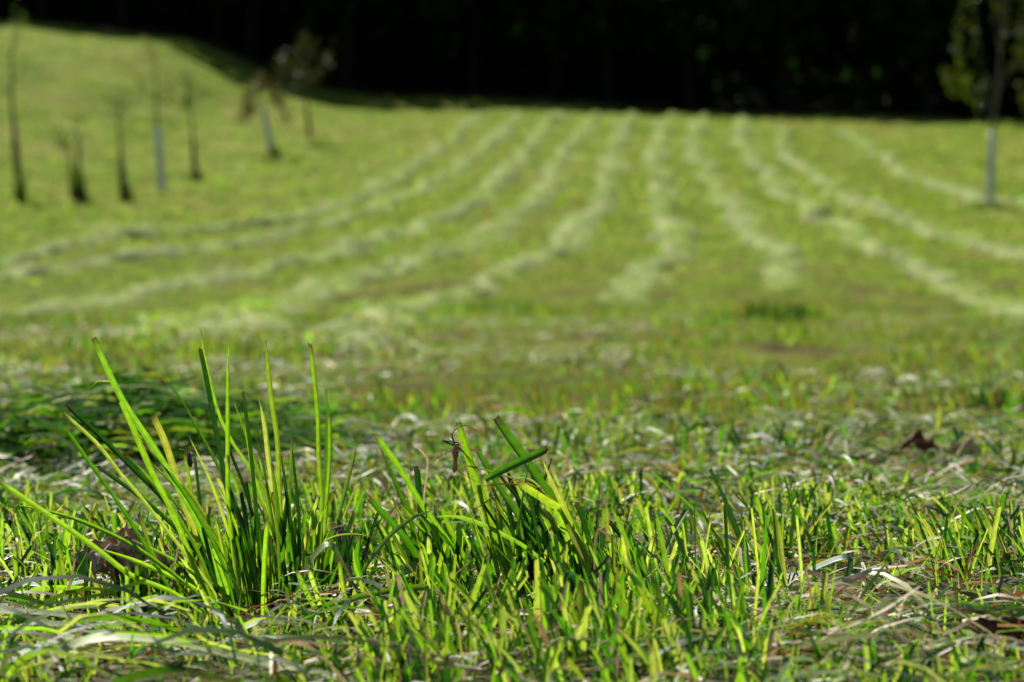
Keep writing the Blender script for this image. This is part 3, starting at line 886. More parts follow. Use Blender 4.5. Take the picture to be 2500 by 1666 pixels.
young_tree("slender young tree with a dark foot, right of the pale-sleeved one", (477, 440), [(474, 380), (468, 310), (462, 250), (458, 190)], .065, .012, 77,
           branches=[BR((463, 270, 0), (456, 250, 0), (448, 245, .1), (440, 235, .1)), BR((462, 255, 0), (474, 238, 0), (490, 232, .1), (504, 225, .1)), BR((460, 230, 0), (458, 210, 0), (455, 195, 0), (452, 180, 0))],
           per=52, leaf=.065, spread=.13, leafpal=((.035, .07, .01), (.06, .12, .01)))
young_tree("young tree with a slanting sleeve and a drooping brown crown", (665, 380), [(655, 330), (644, 275), (638, 240), (632, 205)], .06, .015, 78,
           guard=((664, 376), (643, 268), .10),
           branches=[BR((640, 250, 0), (615, 262, 0), (600, 278, .1), (588, 288, .1)), BR((638, 245, 0), (672, 240, 0), (692, 262, .1), (704, 300, .1)), BR((636, 230, 0), (650, 215, 0), (672, 222, .1), (690, 245, .1)), BR((636, 230, 0), (622, 225, 0), (606, 240, .1), (598, 262, .1)), BR((634, 220, 0), (630, 205, 0), (640, 200, .1), (650, 205, .1))],
           per=110, leaf=.075, spread=.13, leafpal=((.045, .042, .012), (.07, .055, .01)))
young_tree("young tree with an upright bushy crown standing against the dark forest edge", (758, 338), [(752, 290), (744, 220), (738, 190), (734, 150), (740, 85)], .06, .012, 79,
           branches=[BR((742, 215, 0), (718, 185, 0), (700, 165, .1), (688, 135, .1)), BR((741, 210, 0), (745, 165, 0), (752, 140, .1), (760, 110, .1)), BR((742, 205, 0), (775, 180, 0), (792, 155, .1), (806, 135, .1)), BR((738, 190, 0), (728, 150, 0), (734, 115, .1), (742, 78, .1)), BR((740, 200, 0), (712, 172, 0), (690, 172, .1), (676, 180, .1))],
           per=100, leaf=.08, spread=.14, leafpal=((.025, .03, .008), (.045, .05, .006)))
foot_tussock((52, 494), "dark grass tussock at the foot of the far left young tree", .85, .085, 90, 81)
foot_tussock((188, 484), "broad dark grass tussock round the staked young tree", .95, .10, 120, 82, .2)
foot_tussock((307, 485), "dark grass tussock at the foot of the thin bare-trunked young tree", .5, .09, 80, 83, .1)
foot_tussock((480, 442), "small dark grass tussock at the foot of the slender young tree", .4, .09, 80, 84)
foot_tussock((669, 382), "dark grass tussock beside the foot of the drooping-crowned young tree", .4, .16, 110, 85, .1)
foot_tussock((2416, 512), "low grass left unmown round the white-sleeved tree at the right", .22, .3, 160, 86)

# ------------------------------------------------------------------ the tall tuft of grass
PXM = 1.0 / F
def base_depth(y):
    return min(1.54, max(1.34, 1084.0 / (y - 706.0)))

def grow(parent, pts, wpx, pal, tip, roll, dd=0.0, fold=1.0, twist=0.0, wf=.68, yb=None, n=20, origin=None, name="blade"):
    """one leaf of a plant: picture points from tip to foot; its foot is carried down into the ground"""
    d1 = base_depth(yb or pts[-1][1])
    P = px_line(pts, d1 + dd, d1)
    P = to_ground(P)
    roll = roll * .45 if roll > 0 else roll
    return blade_mesh(name, P, wf * wpx * PXM * d1 / max(.55, math.cos(roll)), pal, tip, roll, fold, parent, origin, n=n, twist=twist, seed=int(pts[0][0] * 7 + pts[0][1]))

tuft_o = at(590, 1470, 1.42); tuft_o.z = float(ground(tuft_o.x, tuft_o.y))
tuft = thing("grass_tuft", "tall bright green tuft of long cut-topped blades, the highest grass in front", "grass tuft", tuft_o)
TUFT = [
    ([(231, 828), (300, 975), (395, 1120), (490, 1290), (560, 1480)], 22, 'bright', 'cut', .5, -.03),
    ([(214, 956), (224, 941), (248, 926), (272, 934), (298, 976), (330, 1050)], 12, 'yellow', 'point', .3, -.03),
    ([(165, 993), (252, 1075), (323, 1145), (393, 1215), (436, 1267), (565, 1386), (600, 1425)], 18, 'dark', 'cut', -.3, .03),
    ([(157, 1010), (238, 1083), (297, 1159), (348, 1218), (452, 1350), (516, 1434), (545, 1490)], 13, 'yellow', 'cut', .4, -.02),
    ([(141, 1018), (196, 1097), (238, 1156), (283, 1218), (355, 1331), (403, 1418), (440, 1485)], 15, 'mid', 'thread', .2, .01),
    ([(-6, 1172), (97, 1241), (226, 1331), (323, 1405), (413, 1441), (516, 1505)], 19, 'bright', 'cut', .5, -.05),
    ([(20, 1229), (113, 1247), (194, 1270), (307, 1321), (387, 1373), (478, 1444), (545, 1500)], 15, 'bright', 'point', .5, .04),
    ([(374, 1014), (402, 1075), (425, 1145), (447, 1218), (490, 1330), (530, 1440)], 25, 'yellow', 'cut', .25, .01),
    ([(297, 980), (331, 1055), (365, 1136), (407, 1218), (429, 1263), (478, 1386), (529, 1509)], 20, 'bright', 'none', .6, -.02),
    ([(395, 915), (438, 971), (477, 1041), (519, 1117), (556, 1201), (590, 1425)], 12, 'mid', 'point', -.4, .03),
    ([(490, 804), (499, 864), (533, 1004), (570, 1083), (631, 1187), (690, 1425)], 12, 'bright', 'thread', .5, -.02),
    ([(486, 853), (505, 948), (525, 1061), (550, 1195), (575, 1330), (590, 1462)], 18, 'dark', 'cut', -.55, .02),
    ([(562, 818), (557, 892), (557, 1004), (557, 1117), (558, 1218), (570, 1350), (590, 1475)], 16, 'bright', 'point', .45, -.01),
    ([(566, 968), (596, 1049), (624, 1131), (652, 1218), (675, 1340), (684, 1450)], 13, 'bright', 'point', .3, .03),
    ([(649, 832), (664, 976), (678, 1075), (683, 1201), (688, 1320), (690, 1435)], 18, 'bright', 'thread', .35, 0),
    ([(630, 966), (647, 1038), (655, 1110), (667, 1201), (672, 1320), (670, 1445)], 17, 'yellow', 'thread', .5, -.01),
    ([(644, 1062), (654, 1130), (668, 1210), (680, 1330), (686, 1450)], 20, 'mid', 'cut', -.6, .02),
    ([(758, 842), (768, 920), (777, 1019), (779, 1117), (786, 1218), (782, 1330), (770, 1435)], 16, 'bright', 'cut', .4, -.01),
    ([(796, 950), (798, 1010), (796, 1117), (790, 1218), (782, 1330), (768, 1425)], 20, 'mid', 'thread', -.5, .01),
    ([(806, 1012), (806, 1117), (799, 1218), (790, 1330), (775, 1440)], 14, 'bright', 'cut', .4, .02),
    ([(873, 1060), (864, 1115), (855, 1153), (838, 1218), (823, 1273), (806, 1340), (790, 1410)], 15, 'gray', 'thread', .4, .01),
    ([(452, 1108), (462, 1160), (471, 1218), (490, 1320), (510, 1410)], 11, 'bright', 'cut', .4, .005),
    ([(474, 1119), (480, 1165), (486, 1218), (500, 1320), (515, 1420)], 11, 'dark', 'cut', -.4, .01),
    ([(460, 1063), (491, 1125), (519, 1187), (545, 1260), (570, 1345), (585, 1440)], 11, 'yellow', 'point', .3, -.02),
    ([(689, 1105), (697, 1173), (706, 1260), (716, 1350), (720, 1430)], 6, 'bright', 'point', .2, .03),
    ([(706, 1160), (728, 1215), (748, 1275), (760, 1340), (768, 1430)], 6, 'mid', 'point', .2, .03),
    ([(779, 1212), (765, 1260), (750, 1310), (735, 1370), (722, 1440)], 15, 'yellow', 'cut', .35, 0),
    ([(655, 1272), (650, 1330), (646, 1400), (644, 1470), (642, 1530)], 17, 'bright', 'cut', .6, -.03),
    ([(726, 1394), (752, 1450), (785, 1510), (815, 1570), (842, 1625)], 18, 'bright', 'cut', .5, -.02),
    ([(600, 1180), (612, 1260), (618, 1340), (622, 1450)], 14, 'mid', 'cut', -.3, .05),
    ([(586, 1205), (600, 1290), (612, 1380), (620, 1470)], 16, 'dark', 'cut', -.5, .04),
    ([(668, 1205), (676, 1290), (672, 1380), (664, 1470)], 14, 'yellow', 'cut', .4, .03),
    ([(706, 1270), (716, 1330), (722, 1400), (716, 1470)], 17, 'mid', 'cut', -.5, .02),
    ([(748, 1302), (742, 1360), (736, 1420), (730, 1480)], 12, 'yellow', 'cut', .5, -.01),
    ([(812, 1258), (806, 1310), (800, 1370), (792, 1430)], 12, 'bright', 'point', .4, .04),
    ([(880, 1312), (874, 1360), (884, 1420), (894, 1490)], 18, 'mid', 'cut', .6, -.01),
    ([(862, 1330), (868, 1380), (886, 1440), (900, 1500)], 14, 'bright', 'point', .4, -.02),
    ([(843, 1295), (848, 1350), (856, 1420), (866, 1490)], 12, 'dark', 'point', -.4, .02),
    ([(830, 1370), (836, 1420), (846, 1470), (856, 1520)], 15, 'bright', 'cut', .5, -.02),
    ([(755, 1390), (768, 1430), (782, 1475), (792, 1520)], 17, 'yellow', 'cut', .4, -.03),
    ([(310, 1380), (312, 1430), (314, 1500)], 14, 'bright', 'cut', .6, -.03),
    ([(330, 1378), (331, 1430), (332, 1500)], 14, 'mid', 'cut', -.6, -.03),
]
for row in TUFT:
    pts, wpx, pal, tip, roll, dd = row
    grow(tuft, pts, wpx, pal, tip, roll, dd, origin=tuft_o)
rt = random.Random(77)
for k in range(28):                       # longer blades filling the fan
    f = rt.uniform(0, 1)
    xt = 250 + 590 * f + rt.uniform(-30, 30)                 # tip
    yt = 1010 + 330 * abs(f - .55) + rt.uniform(-70, 190)
    xb = 520 + 250 * f + rt.uniform(-25, 25)
    yb = rt.uniform(1430, 1490)
    q = rt.uniform(.42, .58)
    grow(tuft, [(xt, yt), (xt + (xb - xt) * q * .86, yt + (yb - yt) * q * .6), (xb - (xb - xt) * .18, yb - (yb - yt) * .32), (xb, yb)], rt.uniform(8, 17),
         rt.choice(['mid', 'dark', 'mid', 'bright', 'dark', 'bright']), rt.choice(['cut', 'point', 'cut', 'thread']), rt.choice([-1, 1, 1]) * rt.uniform(.15, .6), rt.uniform(-.03, .04), n=14, origin=tuft_o)
for k in range(26):                       # the short inner blades of the tuft
    x0 = rt.gauss(625, 85)
    yb = rt.uniform(1415, 1500)
    hh = rt.uniform(70, 215)
    lean = (x0 - 640) * .25 * hh / 150 + rt.uniform(-25, 15)
    grow(tuft, [(x0 + lean, yb - hh), (x0 + lean * .55, yb - hh * .5), (x0, yb)], rt.uniform(8, 17), rt.choice(['bright', 'mid', 'yellow', 'mid', 'dark']), rt.choice(['cut', 'point', 'cut']),
         rt.choice([-1, 1]) * rt.uniform(.2, .7), rt.uniform(-.03, .03), n=9, origin=tuft_o)

def inner_mass(parent, origin, cx, cd, sx, sd, n, hlo, hhi, seed):
    rr = np.random.default_rng(seed)
    x = cx + rr.normal(size=n) * sx; d = cd + rr.normal(size=n) * sd
    h = rr.uniform(hlo, hhi, n)
    lean = np.stack([(x - cx) / sx * .16 - .08 + rr.normal(size=n) * .12, rr.normal(size=n) * .15], 1)
    v = upright(x, d, h, rr.uniform(.0014, .0034, n), lean, rr, ['dark', 'mid', 'bright', 'yellow'], [5, 4, 2.5, .8], rows=5, fold=.95)
    o = fast_mesh("inner_blade", v[0], v[1], M_MASS, v[2], v[3], parent=parent, origin=origin)
    o["kind"] = "stuff"
inner_mass(tuft, tuft_o, tuft_o.x + .012, 1.44, .028, .03, 120, .015, .055, 91)

# ------------------------------------------------------------------ the two leaning tufts in the middle
lean_o = at(1080, 1470, 1.42); lean_o.z = float(ground(lean_o.x, lean_o.y))
lt = thing("grass_tuft", "small tuft of blades leaning to the left, between the tall tuft and the crane fly", "grass tuft", lean_o)
for row in [
    ([(918, 1062), (972, 1134), (1020, 1213), (1062, 1275), (1112, 1345), (1157, 1412)], 18, 'bright', 'cut', .5, -.02),
    ([(924, 1085), (953, 1154), (978, 1218), (997, 1260), (1010, 1330), (1022, 1420)], 15, 'mid', 'point', -.5, .03),
    ([(900, 1214), (944, 1261), (986, 1308), (1017, 1353), (1045, 1430)], 20, 'mid', 'cut', .5, -.01),
    ([(1013, 1138), (1020, 1204), (1026, 1260), (1045, 1345), (1062, 1430)], 17, 'dark', 'cut', -.4, .02),
    ([(1022, 1150), (1028, 1220), (1034, 1290), (1042, 1360), (1058, 1440)], 14, 'bright', 'cut', .4, .03),
    ([(1075, 1230), (1098, 1286), (1127, 1345), (1157, 1409), (1175, 1450)], 14, 'bright', 'cut', .4, 0),
    ([(962, 1222), (990, 1275), (1020, 1310), (1050, 1370), (1080, 1430)], 13, 'yellow', 'point', .3, .02),
    ([(1046, 1270), (1068, 1325), (1082, 1380), (1092, 1430)], 12, 'mid', 'point', .4, .02),
    ([(975, 1230), (1010, 1250), (1040, 1280), (1058, 1330), (1072, 1400)], 8, 'mid', 'point', .4, -.02),
    ([(1050, 1300), (1050, 1350), (1066, 1410), (1076, 1450)], 16, 'yellow', 'cut', .3, -.02),
]:
    pts, wpx, pal, tip, roll, dd = row
    grow(lt, pts, wpx, pal, tip, roll, dd, yb=1466, origin=lean_o, wf=.80)

fly_o = at(1310, 1470, 1.42); fly_o.z = float(ground(fly_o.x, fly_o.y))
mt = thing("grass_tuft", "middle tuft of broad broken blades that carries the hanging crane fly", "grass tuft", fly_o)
for row in [
    ([(1121, 1034), (1141, 1098), (1163, 1171), (1188, 1233), (1214, 1303), (1236, 1373), (1252, 1440)], 24, 'bright', 'cut', .5, -.02),
    ([(1128, 1066), (1140, 1112), (1160, 1190), (1178, 1260), (1200, 1340), (1220, 1430)], 14, 'yellow', 'cut', .3, .01),
    ([(1165, 1104), (1197, 1160), (1239, 1227), (1281, 1289), (1323, 1353), (1382, 1435)], 17, 'mid', 'none', -.5, .02),
    ([(1211, 1030), (1244, 1078), (1281, 1129), (1315, 1182), (1348, 1221), (1379, 1261), (1407, 1317), (1437, 1405)], 27, 'mid', 'cut', -.55, .02),
    ([(1323, 1117), (1343, 1165), (1373, 1227), (1400, 1290), (1430, 1350), (1450, 1410)], 19, 'yellow', 'point', .5, -.01),
    ([(1356, 1240), (1365, 1255), (1393, 1317), (1416, 1359), (1432, 1420)], 25, 'bright', 'none', .5, -.03),
    ([(1293, 1123), (1278, 1204), (1261, 1317), (1247, 1415)], 7, 'dark', 'point', .2, -.03),
    ([(1350, 1112), (1336, 1150), (1318, 1200), (1304, 1250), (1292, 1303), (1270, 1373), (1260, 1420)], 14, 'dark', 'point', -.3, .04),
    ([(1313, 1284), (1343, 1339), (1379, 1412), (1400, 1450)], 14, 'mid', 'cut', .4, -.02),
    ([(1192, 1287), (1205, 1339), (1216, 1390), (1224, 1440)], 10, 'bright', 'cut', .4, -.02),
    ([(1404, 1230), (1418, 1261), (1438, 1331), (1450, 1400)], 17, 'dark', 'cut', -.4, .0),
    ([(1216, 1225), (1222, 1290), (1228, 1350), (1240, 1430)], 16, 'bright', 'cut', .4, .03),
    ([(1240, 1236), (1252, 1290), (1266, 1350), (1282, 1420)], 14, 'mid', 'cut', -.4, .03),
    ([(1190, 1368), (1206, 1410), (1220, 1450), (1232, 1490)], 18, 'mid', 'cut', .5, -.02),
    ([(1310, 1240), (1300, 1300), (1285, 1360), (1272, 1420)], 12, 'yellow', 'cut', .4, .05),
    ([(1446, 1308), (1480, 1370), (1510, 1420), (1530, 1450)], 11, 'teal', 'point', .3, -.01),
    ([(1490, 1230), (1510, 1280), (1526, 1320), (1545, 1370), (1560, 1430)], 10, 'bright', 'point', .4, .0),
    ([(1488, 1278), (1508, 1302), (1530, 1330), (1560, 1380), (1578, 1430)], 15, 'dark', 'cut', -.4, .02),
    ([(1536, 1288), (1546, 1320), (1560, 1370), (1572, 1420)], 20, 'dark', 'thread', -.5, .0),
    ([(1597, 1312), (1588, 1350), (1580, 1390), (1576, 1440)], 14, 'yellow', 'cut', .5, -.01),
    ([(1520, 1300), (1528, 1350), (1536, 1400), (1545, 1450)], 13, 'yellow', 'cut', .5, -.02),
]:
    pts, wpx, pal, tip, roll, dd = row
    grow(mt, pts, wpx, pal, tip, roll, dd, yb=1466, origin=fly_o, wf=.80)
rm = random.Random(31)
for k in range(26):
    f = rm.uniform(0, 1)
    xb = 1230 + 220 * f + rm.uniform(-15, 15); hh = rm.uniform(130, 300)
    grow(mt, [(xb - hh * rm.uniform(.15, .55), 1450 - hh), (xb - hh * .12, 1450 - hh * .5), (xb, 1450)], rm.uniform(9, 19), rm.choice(['mid', 'dark', 'mid', 'bright', 'dark']),
         rm.choice(['cut', 'cut', 'point']), rm.choice([-1, 1]) * rm.uniform(.2, .6), rm.uniform(-.02, .05), n=10, yb=1466, origin=fly_o)
for k in range(12):
    xb = rm.uniform(1010, 1150); hh = rm.uniform(110, 240)
    grow(lt, [(xb - hh * rm.uniform(.2, .6), 1450 - hh), (xb - hh * .14, 1450 - hh * .5), (xb, 1450)], rm.uniform(9, 16), rm.choice(['mid', 'dark', 'bright']),
         rm.choice(['cut', 'point']), rm.choice([-1, 1]) * rm.uniform(.2, .6), rm.uniform(-.02, .05), n=10, yb=1466, origin=lean_o)
# the leaf that leans out of the tuft and hangs down as a bright stub
blade_mesh("blade", px_line([(1270, 1180), (1309, 1205), (1345, 1228), (1373, 1246), (1392, 1290), (1410, 1340)], 1.38, 1.41), 19 * PXM * 1.4, 'bright', 'cut', .35, .4, mt, fly_o, seed=5)
# wiry stems through it
for pts, d0, d1, pal, wpx in [
    ([(1096, 1124), (1141, 1137), (1197, 1151), (1253, 1168), (1309, 1190), (1370, 1236)], 1.385, 1.42, 'olive', 4.5),
    ([(1174, 1188), (1225, 1182), (1267, 1184), (1309, 1194), (1350, 1225)], 1.38, 1.42, 'brown', 4),
    ([(1183, 1187), (1160, 1206), (1146, 1233), (1157, 1275), (1177, 1322), (1184, 1370), (1190, 1440)], 1.385, 1.40, 'olive', 4),
    ([(1160, 1242), (1178, 1232), (1200, 1215), (1212, 1196)], 1.39, 1.41, 'gray', 4),
    ([(1240, 1186), (1255, 1172), (1280, 1168), (1300, 1174), (1325, 1195)], 1.39, 1.42, 'pale', 5),
]:
    blade_mesh("stem", px_line(pts, d0, d1), wpx * PXM * 1.4, pal, 'point', .1, .5, mt, fly_o, n=22)

inner_mass(lt, lean_o, lean_o.x - .002, 1.45, .016, .02, 70, .015, .05, 92)
inner_mass(mt, fly_o, fly_o.x + .01, 1.45, .024, .02, 140, .015, .055, 93)

# ------------------------------------------------------------------ single cut leaves, lying or caught
def cut_leaf(label, pts, d0, d1, wpx, pal, tip='cut', roll=.3, fold=.35, arch=0.0, twist=0.0, group="loose cut leaves in front", cat="grass leaf", name="cut_grass_leaf", n=22):
    dx, dy = pts[-1][0] - pts[0][0], pts[-1][1] - pts[0][1]
    if abs(dx) > abs(dy) and pal in ('gray', 'pale', 'straw', 'teal', 'tan') and fold < .6:
        roll = -1.08 if dx > 0 else 1.08          # lies with its face to the sky
        fold = .12
    P = px_line(pts, d0, d1, arch)
    o = blade_mesh(name, P, wpx * PXM * (d0 + d1) / 2 / max(.5, math.cos(roll)), pal, tip, roll, fold, None, P[-1], n=n, twist=twist)
    return tag(o, label, cat, group)

cut_leaf("short green cut leaf lying crosswise over the middle tuft, near the crane fly", [(1337, 1098), (1295, 1118), (1253, 1137), (1185, 1172)], 1.375, 1.375, 20, 'mid', roll=.5)
cut_leaf("thin white bent straw beside the crane fly", [(1016, 1088), (1043, 1119), (1044, 1130), (1042, 1162), (1036, 1210), (1036, 1250)], 1.40, 1.42, 5, 'straw', 'none', .1)
cut_leaf("dark ribbed hollow stalk lying slantwise right of the middle tuft", [(1347, 1381), (1393, 1401), (1457, 1426), (1520, 1455), (1591, 1486)], 1.36, 1.40, 15, 'teal', roll=.2, fold=.8)
cut_leaf("grey-green leaf arching up from the ground between the tall and leaning tufts", [(1056, 1247), (1017, 1261), (972, 1291), (936, 1328), (894, 1384), (870, 1440)], 1.39, 1.38, 11, 'gray', 'point', .6)
cut_leaf("thin dark leaf hanging in a curve under the grey-green arching leaf", [(930, 1350), (962, 1352), (985, 1375), (1002, 1412), (1012, 1450), (1026, 1490)], 1.37, 1.37, 5, 'dark', 'point', .1)
cut_leaf("green leaf bowing to the right from the leaning tuft into the middle tuft", [(1060, 1262), (1112, 1261), (1169, 1277), (1225, 1303), (1281, 1334), (1330, 1372)], 1.40, 1.40, 11, 'bright', 'point', .4)
cut_leaf("folded grey dead leaf standing like a tent beside the tall tuft's right foot", [(838, 1385), (818, 1345), (812, 1333), (806, 1328), (790, 1334), (766, 1360), (744, 1400), (716, 1470)], 1.375, 1.375, 14, 'gray', 'none', .5)
cut_leaf("thin yellow leaf bent over the tent-shaped grey leaf", [(908, 1312), (870, 1306), (830, 1308), (800, 1318), (785, 1332)], 1.37, 1.38, 6, 'yellow', 'point', .4)
cut_leaf("bright green leaf bowing low across the front of the weed leaf", [(1110, 1446), (1060, 1436), (984, 1440), (887, 1458), (790, 1485), (700, 1510), (640, 1530)], 1.31, 1.30, 17, 'bright', 'none', .6)
cut_leaf("pale leaf bending left to right at the left edge, above the flattened leaves", [(-40, 1492), (113, 1497), (226, 1513), (300, 1524), (355, 1532)], 1.22, 1.25, 14, 'pale', 'none', .5)
cut_leaf("pale green leaf rising from the lower left corner to the right", [(-20, 1632), (60, 1594), (129, 1567), (200, 1550), (262, 1541)], 1.12, 1.18, 15, 'pale', 'none', .5)
cut_leaf("pale leaf crossing the bottom left bundle from its foot to the dead leaf", [(81, 1655), (120, 1622), (161, 1592), (215, 1552), (278, 1516)], 1.14, 1.20, 14, 'pale', 'none', .4)
cut_leaf("broad pale green leaf arching along the bottom left, the longest lying one", [(96, 1650), (161, 1585), (258, 1557), (420, 1567), (549, 1596), (640, 1618), (758, 1638), (880, 1672)], 1.10, 1.10, 21, 'pale', 'none', .55)
cut_leaf("grey-green leaf with a curled tip lying left of the bottom bundle", [(56, 1548), (66, 1530), (84, 1521), (145, 1525), (200, 1530), (262, 1536)], 1.20, 1.22, 14, 'pale', 'point', .5)
cut_leaf("pale leaf hooking downward below the tall tuft's foot", [(612, 1606), (607, 1572), (590, 1540), (566, 1522), (540, 1518)], 1.20, 1.22, 16, 'pale', 'point', .4)
cut_leaf("grey leaf lying level under the tall tuft's foot", [(596, 1534), (620, 1524), (650, 1519), (700, 1521), (740, 1527)], 1.24, 1.25, 12, 'gray', 'none', .5)
cut_leaf("thin green leaf lying level left of the curled dead leaf", [(8, 1410), (65, 1425), (145, 1428), (207, 1420)], 1.43, 1.42, 12, 'teal', 'point', .6)
cut_leaf("green leaf bowed upward just below the level one, left of the curled dead leaf", [(0, 1456), (50, 1445), (97, 1437), (160, 1434), (232, 1438)], 1.40, 1.40, 13, 'bright', 'point', .5)
cut_leaf("yellow-green leaf lying just under the curled dead leaf", [(110, 1494), (150, 1484), (194, 1478), (245, 1475), (290, 1478)], 1.34, 1.36, 12, 'yellow', 'none', .5)
cut_leaf("pinkish brown dry leaf curving below the weed leaf", [(868, 1492), (905, 1491), (940, 1500), (984, 1528), (1000, 1546), (1012, 1560)], 1.26, 1.25, 11, 'tan', 'none', .4)
cut_leaf("leaf turning from green to orange-brown below the weed leaf", [(906, 1478), (930, 1503), (952, 1531), (975, 1562), (1000, 1600), (1015, 1630)], 1.24, 1.22, 20, 'rust', 'cut', .4)
cut_leaf("tan dry leaf folded into a sharp point at the bottom middle", [(1090, 1622), (1174, 1600), (1230, 1592), (1262, 1588), (1276, 1584), (1260, 1576), (1230, 1563), (1198, 1553)], 1.18, 1.20, 12, 'straw', 'none', .4)
cut_leaf("brown-green leaf drooping above the folded tan leaf", [(1090, 1514), (1135, 1510), (1174, 1521), (1205, 1536), (1232, 1556)], 1.20, 1.20, 9, 'olive', 'none', .3)
cut_leaf("grey leaf arching at the bottom edge, left of the green arch", [(1190, 1672), (1205, 1645), (1234, 1629), (1278, 1628), (1320, 1644), (1356, 1668)], 1.10, 1.12, 13, 'teal', 'none', .4)
cut_leaf("green leaf arching at the bottom edge of the photo", [(1230, 1672), (1255, 1645), (1285, 1624), (1320, 1610), (1340, 1614), (1356, 1640), (1366, 1668)], 1.09, 1.10, 14, 'bright', 'none', .5)
cut_leaf("dark folded leaf with its tip bent straight down, right of centre", [(2062, 1436), (2070, 1400), (2076, 1366), (2070, 1361), (2038, 1367), (1978, 1392), (1920, 1410), (1866, 1424)], 1.40, 1.42, 13, 'teal', 'none', .5)
cut_leaf("withered leaf fading from tan to red-brown, right of the folded dark leaf", [(2084, 1394), (2104, 1410), (2127, 1430), (2140, 1446)], 1.40, 1.395, 15, 'tan', 'cut', .3)
cut_leaf("narrow red-brown leaf below the tan withered one", [(2136, 1440), (2151, 1462), (2164, 1484), (2176, 1506)], 1.396, 1.39, 12, 'brown', 'point', .3)
cut_leaf("long dark leaf lying flat below the folded dark leaf", [(1826, 1432), (1880, 1440), (1949, 1458), (2010, 1468), (2068, 1482), (2130, 1498), (2190, 1518)], 1.39, 1.37, 11, 'teal', 'none', .5)
cut_leaf("pale straw arching high at the right edge above the stubble", [(2222, 1345), (2264, 1319), (2336, 1310), (2425, 1328), (2520, 1362)], 1.52, 1.50, 7, 'pale', 'point', .2)
cut_leaf("thick pale stalk lying at the bottom right", [(2068, 1594), (2045, 1608), (2026, 1622), (2000, 1644), (1980, 1664)], 1.22, 1.16, 15, 'straw', 'cut', .2, fold=.8)
cut_leaf("pale yellowish stalk lying level at the lower right", [(2330, 1592), (2270, 1602), (2200, 1610), (2140, 1612), (2078, 1606)], 1.22, 1.24, 14, 'straw', 'none', .3, fold=.7)
cut_leaf("narrow whitish leaf standing upright at the lower right", [(2281, 1526), (2278, 1560), (2275, 1600), (2270, 1648)], 1.20, 1.20, 9, 'pale', 'point', .3)
cut_leaf("wide ribbed dark leaf bowing down to the lower right corner", [(2246, 1497), (2268, 1494), (2291, 1503), (2336, 1536), (2395, 1577), (2484, 1624)], 1.32, 1.26, 18, 'olive', 'none', .6)
cut_leaf("pale split leaf pointing up at the bottom edge, right of centre", [(1898, 1584), (1902, 1610), (1908, 1640), (1914, 1672)], 1.10, 1.10, 14, 'straw', 'point', .3)
cut_leaf("green leaf lying slantwise at the right, over the stubble", [(2140, 1434), (2165, 1412), (2195, 1396), (2235, 1390)], 1.42, 1.45, 14, 'bright', 'point', .6)
cut_leaf("narrow rusty dry blade slanting in the stubble right of the middle", [(1752, 1330), (1738, 1346), (1724, 1366), (1714, 1382)], 1.48, 1.47, 9, 'rust', 'cut', .2)
cut_leaf("long pale-tipped green blade slanting up to the right in the stubble", [(1674, 1250), (1655, 1280), (1640, 1310), (1620, 1360), (1600, 1420)], 1.47, 1.44, 13, 'gray', 'cut', .5)
cut_leaf("thin wiry leaf bent over in an arch between stubble blades", [(1506, 1332), (1490, 1312), (1470, 1298), (1462, 1294), (1456, 1312), (1452, 1350), (1452, 1390)], 1.40, 1.40, 7, 'tan', 'none', .2)
cut_leaf("low thin green arch of leaf in the stubble right of the middle", [(1600, 1440), (1630, 1424), (1660, 1414), (1690, 1412), (1720, 1420)], 1.38, 1.40, 6, 'olive', 'none', .3)
cut_leaf("wide bright blurred blade standing at the bottom, right of the middle tuft", [(1424, 1432), (1422, 1480), (1419, 1560), (1414, 1660)], 1.17, 1.15, 26, 'yellow', 'cut', .5, group="loose cut leaves in front")
cut_leaf("narrow bright stub standing at the bottom edge, far right of centre", [(2116, 1566), (2122, 1600), (2130, 1668)], 1.06, 1.06, 17, 'mid', 'cut', .4)
cut_leaf("yellow-green stub standing at the bottom edge under the pale upright leaf", [(2212, 1596), (2218, 1630), (2224, 1672)], 1.07, 1.07, 12, 'bright', 'cut', .4)

cut_leaf("white straw bent into a V, blurred behind the middle tuft", [(1306, 1085), (1335, 1125), (1362, 1160), (1372, 1162), (1382, 1125), (1390, 1092)], 2.05, 2.05, 13, 'straw', 'none', .2, fold=.7, n=26)
cut_leaf("blurred upright green blade in the cut grass right of the V-shaped straw", [(1764, 1085), (1762, 1130), (1760, 1190), (1758, 1215)], 2.15, 2.15, 14, 'bright', 'point', .3)
cut_leaf("blurred upright blade farther back above the red-brown dead leaf", [(2296, 985), (2294, 1020), (2288, 1075), (2284, 1100)], 2.75, 2.75, 12, 'yellow', 'point', .3)
cut_leaf("blurred pale slanting blade beside the red-brown dead leaf", [(2352, 1062), (2330, 1092), (2306, 1130)], 2.40, 2.40, 14, 'gray', 'cut', .9)
cut_leaf("blurred curved pale leaf below the red-brown dead leaf", [(2140, 1172), (2175, 1162), (2205, 1170), (2240, 1195)], 2.2, 2.2, 15, 'pale', 'none', .9)
foot_tussock((2425, 1012), "dark low tussock alone at the right, behind the dead leaves", .05, .05, 170, 87)
foot_tussock((1880, 772), "long dark low tussock in the middle distance below the hay rows", .10, .16, 200, 88)

